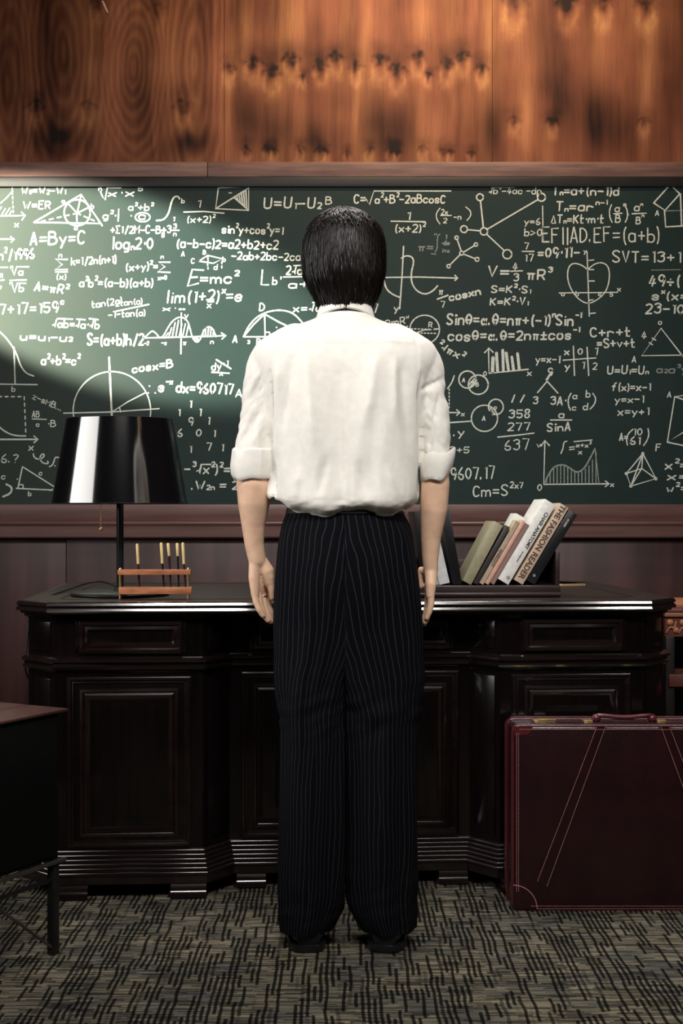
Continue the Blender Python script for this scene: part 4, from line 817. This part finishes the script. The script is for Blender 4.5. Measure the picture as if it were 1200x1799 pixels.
for s, x0, x1, x2 in ((-1, 552, 548, 543), (1, 660, 664, 668)):
    capsule(bm, [W(x0, 1130, 0), W(x1, 1350, .01), W(x1, 1390, .0), W(x2, 1450, -.01), W(x2, 1600, .0)], [.078, .056, .052, .052, .036], 20)
    capsule(bm, [W(x2, 1620, -.005), W(x2, 1642, .04), W(x2+s*4, 1644, .15)], [.034, .030, .024], 16)
# arms (upper arm, elbow, forearm, wrist)
LA = [(484, 632, 0, .042), (460, 668, -.005, .036), (452, 740, -.005, .033), (449, 800, -.005, .036), (447.5, 850, -.002, .0445), (446, 885, .0, .0385), (445, 925, .005, .0280), (447, 958, .008, .0235), (452, 985, .01, .0215)]
RA = [(728, 632, 0, .042), (752, 668, 0, .028), (761, 740, .0, .026), (765, 800, .0, .029), (765, 850, .005, .0345), (762, 895, .012, .0335), (757, 945, .022, .0245), (756, 985, .028, .0195), (757, 1003, .03, .0175)]
for A in (LA, RA): capsule(bm, [W(a, b, c) for a, b, c, d in A], [d for *_, d in A], 22)
# left hand: palm turned back to the camera, outer edge at left, fingers curling down and in
ellipsoid(bm, W(457.5, 1018, .022), (.034, .0115, .043), Matrix.Rotation(1.0, 3, 'Z'))            # palm
capsule(bm, [W(449, 985, .008), W(446, 1016, .002), W(448, 1044, .000)], [.0165, .0135, .0100])  # little-finger edge
capsule(bm, [W(459, 985, .014), W(469, 1004, .014), W(473, 1022, .016)], [.015, .0185, .0150])       # thenar
ellipsoid(bm, W(473.5, 1011, .014), (.0115, .016, .020), Matrix.Rotation(-.35, 3, 'Y'))
fing = [([(447,1042,.000), (449.5,1057,-.003), (455,1071,-.005), (462,1082,-.002)], [.0086, .0078, .0072, .0062]),   # little
        ([(454,1046,.014), (457,1064,.011), (463,1079,.010), (471,1090,.012)], [.0088, .0082, .0076, .0066]),   # ring
        ([(461,1046,.029), (464.5,1066,.026), (470,1081,.024), (477,1092,.026)], [.0090, .0084, .0078, .0068]),   # middle
        ([(468,1042,.043), (471,1060,.041), (475,1074,.039), (479,1085,.040)], [.0088, .0082, .0076, .0066]),   # index
        ([(473,1020,.014), (477,1036,.015), (478,1050,.018)], [.0118, .0098, .0078])]                                  # thumb
for p, r in fing: capsule(bm, [W(a, b, c) for a, b, c in p], r, 12)
# right hand: seen edge-on, palm against the thigh
ellipsoid(bm, W(755, 1028, .036), (.0125, .034, .040), Matrix.Rotation(.04, 3, 'Y'))
capsule(bm, [W(757, 1003, .028), W(757, 1028, .012), W(756, 1046, .010)], [.0165, .0135, .0110])
for (p, r) in [([ (757,1046,.010), (757,1062,.008), (754,1076,.008), (750,1086,.010)], [.0092, .0085, .0075, .0062]),
               ([ (755,1048,.026), (755,1066,.024), (751,1082,.022), (747,1093,.020)], [.0092, .0086, .0078, .0066]),
               ([ (754,1048,.042), (753,1068,.040), (749,1084,.036), (745,1096,.034)], [.0094, .0088, .0080, .0068]),
               ([ (753,1046,.058), (751,1064,.056), (748,1080,.052), (744,1090,.048)], [.0092, .0086, .0078, .0066]),
               ([ (751,1004,.046), (741,1002,.058), (737,1016,.062), (739,1030,.062)], [.0125, .0110, .0092, .0078])]:
    capsule(bm, [W(a, b, c) for a, b, c in p], r, 12)
body = build('body', bm, M_skin, man); remesh(body, .0026, 3)
M_nail = mat('fingernail', (.82, .58, .50), .25, noise_amt=.05)
for p in (fing[1][0], fing[2][0]):
    pass
a_, b_ = W(461.5, 1048, .0288), W(463, 1056, .0276); ax = (b_-a_).normalized(); s1 = ax.cross(Vector((0, 1, 0))).normalized(); s2 = ax.cross(s1)
bm = bmesh.new(); tube(bm, [a_+s1*.0098*math.cos(t*PI/14)+s2*.0098*math.sin(t*PI/14) for t in range(29)], .0017, 8, False); ringo = build('finger_ring', bm, mat('silver', (.9, .9, .88), .15, metal=1, noise_amt=.05), man)
ringo['label'] = 'silver ring on left hand'
for s in (-1, 1):
    bm = bmesh.new(); ellipsoid(bm, hc+Vector((s*.031, .077, .0)), (.012, .012, .012)); eye = build('eye', bm, cmat('eye_white', (.8, .78, .75), .2), man)
    bm = bmesh.new(); ellipsoid(bm, hc+Vector((s*.031, .0855, .0)), (.0055, .004, .0055)); build('iris', bm, cmat('iris_brown', (.05, .02, .01), .1), eye)
# ---- shirt
M_shirt = mat('white_linen_shirt', (.86, .83, .77), .8, noise_amt=.07, nscale=(50, 50, 50), bump=.35, bscale=(900, 900, 260), sheen=.2)
bm = bmesh.new()
tt = smoothtab([(549, 607, 40, .056, .054), (556, 607, 47, .064, .060), (563, 607, 59, .069, .064), (574, 606, 90, .072, .066), (588, 606, 127, .088, .078), (602, 606, 152, .102, .088), (620, 606, 162, .113, .096), (640, 606, 161, .120, .100), (665, 606, 152, .126, .104), (720, 605, 140, .132, .108), (780, 604, 134, .134, .112), (830, 603.5, 133.5, .135, .118), (860, 603.5, 135.5, .138, .122), (876, 603, 135, .141, .124), (888, 604, 128, .138, .120), (895, 605, 117, .126, .112), (899, 606, 104, .112, .102), (908, 607, 98, .104, .098)], 5)
rings = []
for y, cx, a, b, bf in tt:
    rg = []
    for j in range(96):
        t = 2*PI*j/96; c, s = math.cos(t), math.sin(t); e = .84
        # hem sag and blousing vary round the waist
        yy = y
        if y > 868: yy = y+(y-868)/30*(3.5*math.sin(3*t+.8)+2.5*math.sin(7*t+1)) + (0 if abs(c) < .75 else -(abs(c)-.75)*40*(y-868)/40)
        rg.append(Vector((X(cx)+a/ps*math.copysign(abs(c)**e, c), (b if s < 0 else bf)*math.copysign(abs(s)**e, s), zz(yy))))
    rings.append(rg)
loft(bm, rings)
LS = [(520, 600, 0, .045), (486, 628, 0, .056), (468, 655, -.002, .0525), (457.5, 700, -.004, .0430), (454, 745, -.004, .0430), (450, 790, -.004, .0490), (449, 815, -.004, .0500)]
RS = [(692, 600, 0, .045), (726, 628, 0, .056), (745, 655, 0, .0505), (753, 700, .0, .0415), (760, 745, .0, .0385), (764, 790, .002, .0385), (766, 815, .002, .0385)]
for A in (LS, RS): capsule(bm, [W(a, b, c) for a, b, c, d in smoothtab(A, 3)], [d for *_, d in smoothtab(A, 3)], 28)
shirt = build('shirt', bm, M_shirt, man); remesh(shirt, .0042, 14, .5)
me = shirt.data; n = len(me.vertices); co = np.empty(n*3); me.vertices.foreach_get('co', co); co = co.reshape(-1, 3); no = np.empty(n*3); me.vertices.foreach_get('normal', no); no = no.reshape(-1, 3)
px = 606+co[:, 0]*ps; py = 899.5-(co[:, 2]-CAMZ)*ps; back = co[:, 1] < .02
d = np.zeros(n)
tmask = (np.abs(px-605) < 128)
drape = fbm((px+.12*(py-600)*np.sign(px-606))/48, py/300, 51, 2)-.5
d += .030*drape*np.clip((py-600)/120, 0, 1)*tmask
d += .003*(fbm(px/16, py/90, 61, 3)-.5)*np.clip((py-600)/60, 0, 1)
# bold folds falling from the shoulder blades
for x0, y0, x1, y1, wd, am in ((492, 640, 480, 830, 8, .006), (540, 625, 556, 800, 10, .004), (515, 630, 500, 760, 8, -.004), (660, 625, 640, 760, 9, .004), (705, 635, 715, 800, 9, -.004), (690, 630, 690, 760, 7, .004), (600, 640, 600, 860, 22, -.003), (560, 880, 575, 800, 7, -.005), (640, 885, 628, 810, 8, -.005), (690, 880, 675, 820, 7, .004), (520, 885, 530, 820, 7, .004)):
    u = np.clip((py-min(y0, y1))/abs(y1-y0), 0, 1); xc = (x0+(x1-x0)*u) if y0 < y1 else (x1+(x0-x1)*u)
    win = np.clip((py-min(y0, y1))/25, 0, 1)*np.clip((max(y0, y1)-py)/40, 0, 1); d += 1.5*am*np.exp(-((px-xc)/wd)**2)*win*back
# armhole creases
for sgn, xa in ((1, 738), (-1, 476)):
    xc = xa+sgn*2*np.sin(py/30); d -= .013*np.exp(-((px-xc)/4.2)**2)*np.clip((py-655)/50, 0, 1)*np.clip((885-py)/30, 0, 1)*back
# sleeve creases
sl = np.clip((np.abs(px-606)-134)/8, 0, 1)*np.clip((py-640)/30, 0, 1)
d += .010*sl*(fbm((px-py*.45*np.sign(px-606))/16, (py+px*.2)/34, 71, 3)-.5)*2*.8
u_ = (py-672)-(770-px)*.55; d -= .006*np.exp(-(u_/5)**2)*np.clip((px-738)/6, 0, 1)*np.clip((782-px)/14, 0, 1)
u2_ = (px-(770-(py-690)*.17)); d -= .005*np.exp(-(u2_/4)**2)*(px > 742)*np.clip((py-690)/20, 0, 1)*np.clip((800-py)/20, 0, 1)
# yoke seam
ys = 611+np.abs(px-606)*.0; d += .0018*np.clip((ys-py)/2+.5, 0, 1)*(np.abs(px-606) < 118)*back*np.clip((py-570)/20, 0, 1)
d += .004*(fbm(px/20, py/8, 81, 2)-.5)*np.clip((py-868)/10, 0, 1)
co2 = co+no*d[:, None]; me.vertices.foreach_set('co', co2.ravel()); me.update()
# collar
def bandring(cx, cyo, a, b, z, tilt, n=48, rise=0): return [Vector((X(cx)+a*math.cos(2*PI*j/n), cyo+b*math.sin(2*PI*j/n), z+tilt*math.sin(2*PI*j/n)+rise*abs(math.cos(2*PI*j/n)))) for j in range(n)]
bm = bmesh.new()
rr_ = [bandring(607, .003, .0670, .0690, zz(559), -.014, rise=-.007), bandring(607, .003, .0700, .0725, zz(557), -.014, rise=-.007), bandring(607, .003, .0705, .0730, zz(554), -.014, rise=-.007), bandring(607, .004, .0660, .0675, zz(545), -.012, rise=-.002), bandring(607, .004, .0615, .0625, zz(537), -.010), bandring(607, .004, .0590, .060, zz(535), -.010), bandring(607, .004, .0570, .058, zz(537), -.010), bandring(607, .003, .0580, .0585, zz(560), -.012, rise=-.006)]
for rg in rr_: 
    for v in rg: v.z -= .0
loft(bm, rr_, cap=False); build('collar', bm, M_shirt, shirt)
# rolled cuffs
def cuff(pts, prof, seed, extra=None):
    bm = bmesh.new(); rg = []
    for (u, r_) in prof:
        a = Vector(pts[0]).lerp(Vector(pts[1]), u)
        rg.append([a+Vector((r_[0]*math.cos(2*PI*j/56)*(1+.10*noise.noise((math.cos(2*PI*j/56)*1.5, math.sin(2*PI*j/56)*1.5, seed+u*1.5))), r_[1]*math.sin(2*PI*j/56), (extra or 0)*math.cos(2*PI*j/56)+.012*noise.noise((math.cos(2*PI*j/56)*1.3, math.sin(2*PI*j/56)*1.3, seed)))) for j in range(56)])
    loft(bm, rg, cap=False); return build('sleeve_cuff', bm, M_shirt, shirt)
cuff([W(449, 792, -.004), W(447, 843, -.004)], [(0, (.046, .044)), (-.04, (.052, .049)), (.02, (.0565, .053)), (.30, (.0585, .054)), (.55, (.0575, .053)), (.85, (.0545, .051)), (.97, (.0515, .049)), (1.0, (.0490, .047)), (.97, (.0475, .046)), (.6, (.047, .046)), (.2, (.046, .045))], 1.3, extra=-.004)
cuff([W(768, 796, .002), W(765, 841, .004)], [(0, (.037, .040)), (-.04, (.0395, .045)), (.02, (.042, .047)), (.35, (.0425, .048)), (.6, (.0410, .047)), (.85, (.0375, .045)), (.97, (.0355, .044)), (1.0, (.034, .042)), (.97, (.0335, .041)), (.6, (.035, .040)), (.2, (.035, .039))], 4.1, extra=.005)
# ---- trousers
def trous_mat():
    m = bpy.data.materials.new('pinstripe_wool'); m.use_nodes = True; nt = m.node_tree; N = nt.nodes; L = nt.links; b = N['Principled BSDF']
    uv = N.new('ShaderNodeUVMap'); uv.uv_map = 'UVMap'; sx = N.new('ShaderNodeSeparateXYZ'); L.new(uv.outputs[0], sx.inputs[0])
    def mth(op, *a):
        r = N.new('ShaderNodeMath'); r.operation = op
        for i, q in enumerate(a):
            if isinstance(q, (int, float)): r.inputs[i].default_value = q
            else: L.new(q, r.inputs[i])
        return r.outputs[0]
    fr_ = mth('FRACT', mth('MULTIPLY', sx.outputs[0], 1.0)); st_ = mth('LESS_THAN', mth('ABSOLUTE', mth('SUBTRACT', fr_, .5)), .065)
    dsh = mth('ADD', mth('MULTIPLY', mth('LESS_THAN', mth('FRACT', mth('MULTIPLY', sx.outputs[1], 230.0)), .68), .55), .45)
    mx = N.new('ShaderNodeMix'); mx.data_type = 'RGBA'; mx.inputs[6].default_value = (.003, .003, .0045, 1); mx.inputs[7].default_value = (.026, .031, .041, 1)
    L.new(mth('MULTIPLY', st_, dsh), mx.inputs[0]); L.new(mx.outputs[2], b.inputs['Base Color'])
    b.inputs['Roughness'].default_value = .9; b.inputs['Specular IOR Level'].default_value = .08; b.inputs['Sheen Weight'].default_value = .0
    return m
M_tr = trous_mat()
TL = [(893, 507, 40, .112, .102), (905, 501, 45, .114, .104), (930, 493, 50, .122, .104), (980, 489, 60, .130, .105), (1040, 487, 70, .128, .104), (1100, 486, 76, .118, .102), (1150, 486, 71, .112, .100), (1190, 485, 67, .108, .098), (1240, 490, 63, .104, .094), (1300, 493, 61, .098, .090), (1400, 489, 62, .094, .088), (1500, 485, 63, .092, .090), (1570, 485, 61, .092, .092), (1605, 487, 54, .092, .094), (1626, 490, 47.5, .090, .094)]
TRr = [(893, 705, 40, .112, .102), (905, 711, 45, .114, .104), (930, 724, 50, .122, .104), (980, 733, 60, .130, .105), (1040, 739, 70, .128, .104), (1100, 742, 76, .118, .102), (1150, 742, 71, .112, .100), (1190, 744, 73, .108, .098), (1240, 739, 70, .104, .094), (1300, 735, 68, .098, .090), (1400, 736, 68, .094, .088), (1500, 735, 67.5, .092, .090), (1570, 732, 64.5, .092, .092), (1605, 729, 56, .092, .094), (1626, 727, 48, .090, .094)]
def legs(tab, sgn, seed):
    bm = bmesh.new(); uvl = bm.loops.layers.uv.new('UVMap'); N_ = 110; rows = smoothtab(tab, 8); vv = []; uu = []
    for y, outer_, a, b, bf in rows:
        cxp = outer_+a if sgn < 0 else outer_-a
        # upper rows: widen so both halves meet on the centre plane
        if y < 1250: 
            full = abs(outer_-606); k = max(0, min(1, (1250-y)/330)); a = a+(full-a)*k; cxp = outer_+a if sgn < 0 else outer_-a
        row = []; 
        for j in range(N_):
            t = -PI/2+2*PI*j/N_; c, s = math.cos(t), math.sin(t)
            x = X(cxp)+a/ps*c; yy = (b if s < 0 else bf)*s
            f = .5*fold(t, y, seed)*min(1, (y-895)/60 if y > 895 else 0); x += f*c; yy += f*s
            if sgn < 0: x = min(x, -.0004)
            else: x = max(x, .0004)
            z = zz(y)+(.010*max(0, s) if y > 1600 else 0)
            if y < 1190 and s < 0: yy -= .006*math.exp(-((y-1010)/60)**2)*math.exp(-((x+(-sgn)*.065)/.06)**2)
            row.append(bm.verts.new((x, yy, z)))
        vv.append(row)
    for i in range(len(vv)-1):
        for j in range(N_):
            k = (j+1) % N_; f = bm.faces.new((vv[i][j], vv[i][k], vv[i+1][k], vv[i+1][j]))
            for l, (a_, b_) in zip(f.loops, ((j, i), (j+1, i), (j+1, i+1), (j, i+1))): l[uvl].uv = (a_/N_*NS+.5*noise.noise((a_/9+seed, rows[b_][0]/110, 0))+.18*noise.noise((a_/4+seed, rows[b_][0]/30, 3)), rows[b_][0]/ps)
    bm.faces.new(vv[0])
    return bm
NS = 54
def fold(t, y, seed):
    c, s = math.cos(t), math.sin(t)
    f = .024*noise.noise((c*1.6+seed, s*1.6, y/260)) + .013*noise.noise((c*4+seed, s*4, y/340+5))
    kz = math.exp(-((y-1250)/45)**2)+.7*math.exp(-((y-1560)/50)**2); f += .013*kz*noise.noise((c*1.5+seed, s*1.5, y/16+c*1.5))
    return f
bm = legs(TL, -1, 3.0); b2 = legs(TRr, 1, 9.0); t_ = bpy.data.meshes.new('t'); b2.to_mesh(t_); b2.free(); bm.from_mesh(t_); bpy.data.meshes.remove(t_)
tr = build('trousers', bm, M_tr, man); so = tr.modifiers.new('s', 'SOLIDIFY'); so.thickness = .0015; so.offset = -1; bpy.context.view_layer.update(); apply_mods(tr); tr.data.shade_smooth()
bm = bmesh.new(); loft(bm, [[Vector((X(606)+a*math.cos(2*PI*j/64), b*math.sin(2*PI*j/64), z)) for j in range(64)] for a, b, z in ((.1395, .1135, zz(892)), (.1425, .117, zz(899)), (.1435, .1175, zz(902)), (.1405, .1145, zz(903)))], cap=False); build('waistband', bm, cmat('black_wool', (.0045, .0045, .0065), .85), tr)
# ---- shoes
M_shoe = mat('black_shoe_leather', (.008, .008, .009), .3, coat=.2, noise_amt=.2, nscale=(40, 40, 40))
for s, cx in ((-1, 537), (1, 681)):
    fx = X(cx); Ms = Matrix.Translation((fx, 0, 0)) @ Matrix.Rotation(-s*.12, 4, 'Z')
    bm = bmesh.new(); rgs = []
    for y, a, h, zc in ((-.078, .012, .020, .030), (-.074, .027, .034, .036), (-.055, .037, .044, .044), (-.01, .040, .046, .046), (.05, .040, .038, .040), (.11, .047, .028, .032), (.16, .048, .022, .027), (.195, .038, .017, .024), (.212, .018, .010, .020)):
        rgs.append([Ms @ Vector((a*math.cos(2*PI*j/28), y, max(.014, zc+h*math.sin(2*PI*j/28)))) for j in range(28)])
    loft(bm, rgs); sh_ = build('shoe', bm, M_shoe, man)
    bm = bmesh.new(); poly = []
    for y, a in ((-.084, .018), (-.078, .032), (-.055, .043), (0, .044), (.05, .042), (.11, .051), (.16, .052), (.197, .042), (.216, .02)): poly.append((a, y))
    poly = poly+[(-a, y) for a, y in poly[::-1]]; prism(bm, poly, .001, .018, Ms, .002); build('sole', bm, M_shoe, sh_)
# ---- hair: a shaped cap and combed tapering locks over it
M_hair = mat('black_hair', (.006, .0042, .0035), .40, spec=.28, noise_amt=.3, nscale=(200, 200, 30))
hair_tab = [(361, 600, 3, .008, .008), (363.5, 601, 14, .022, .022), (367, 602, 22, .036, .035), (374, 603, 34, .053, .051), (385, 604, 47, .072, .069), (402, 605, 60, .090, .085), (425, 605, 69.5, .100, .092), (450, 604, 71, .105, .060), (478, 604, 70, .104, .030), (500, 605, 64, .098, .020), (518, 607, 56, .086, .012), (532, 607, 49, .081, .006), (541, 607, 44, .078, .0), (550, 607, 40, .076, .0)]
HY = .012
HT = smoothtab(hair_tab, 4)
def hsurf(y, t, lift=0):
    cx, a, b, bf = interp(y, HT); s = math.sin(t); return Vector((X(cx)+(a/ps+lift)*math.cos(t), HY+((b+lift) if s < 0 else bf+lift)*s, zz(y)))
bm = bmesh.new(); loft(bm, [[hsurf(r_[0], 2*PI*j/64, -.006)+Vector((0, 0, -.006)) for j in range(64)] for r_ in HT if r_[0] < 536]); hair = build('hair', bm, M_hair, man)
vv, ff = [], []; hr = random.Random(11)
def lock(path, w_, th):
    base = len(vv); n = len(path)
    for i, p in enumerate(path):
        d = (path[min(i+1, n-1)]-path[max(i-1, 0)]).normalized(); out_ = Vector((p.x, p.y-HY, (p.z-hc.z)*.6)).normalized(); s = d.cross(out_).normalized(); o_ = s.cross(d).normalized()
        k = i/(n-1); ww = w_*(1-.93*k**2.2)*(.55+.45*min(1, k*4)); vv.extend([tuple(p+s*ww), tuple(p+o_*th*(1-k*.8)), tuple(p-s*ww)])
    for i in range(n-1):
        a = base+3*i; ff.append((a, a+1, a+4, a+3)); ff.append((a+1, a+2, a+5, a+4))
for k in range(5200):
    y0 = 362+hr.random()**.9*160; t = hr.uniform(0, 2*PI)
    if math.sin(t) > .1 and y0 > 430: continue
    L_ = hr.uniform(34, 62); n = 6; sw = hr.uniform(-.25, .25)+.18*math.sin(3*t+y0*.03); li = hr.uniform(-.001, .0045) if hr.random() < .85 else hr.uniform(.004, .008); path = []
    sp = 1+1.6*max(0, (385-y0)/25)
    for i in range(n):
        u = i/(n-1); y = min(y0+L_*u, 543-8*math.cos(t)+hr.uniform(-7, 7)+4*math.sin(t*11)); clump = .05*math.sin(t*23+y0*.11)
        path.append(hsurf(y, t+(sw*.28+clump)*u*sp, li*math.sin(PI*min(1, u*.9))+(.004*hr.random()**2 if u == 1 else 0)))
    lock(path, hr.uniform(.0009, .0024), .0008)
# tousled tufts round the crown
for k in range(420):
    t = hr.uniform(0, 2*PI); y0 = hr.uniform(362, 392); r0 = hsurf(y0, t); d = Vector((math.cos(t), math.sin(t), .25)); h_ = hr.uniform(.004, .011); path = []
    for i in range(6):
        u = i/5; p = hsurf(y0+u*hr.uniform(20, 34), t+.35*u*math.sin(k), h_*math.sin(PI*min(1, u*1.02))**.8); path.append(p)
    lock(path, hr.uniform(.0014, .003), .001)
me = bpy.data.meshes.new('hair_locks'); me.from_pydata(vv, [], ff); hl_ = link('hair_locks', me, M_hair, hair, smooth=False); me.shade_smooth(); hl_['kind'] = 'stuff'
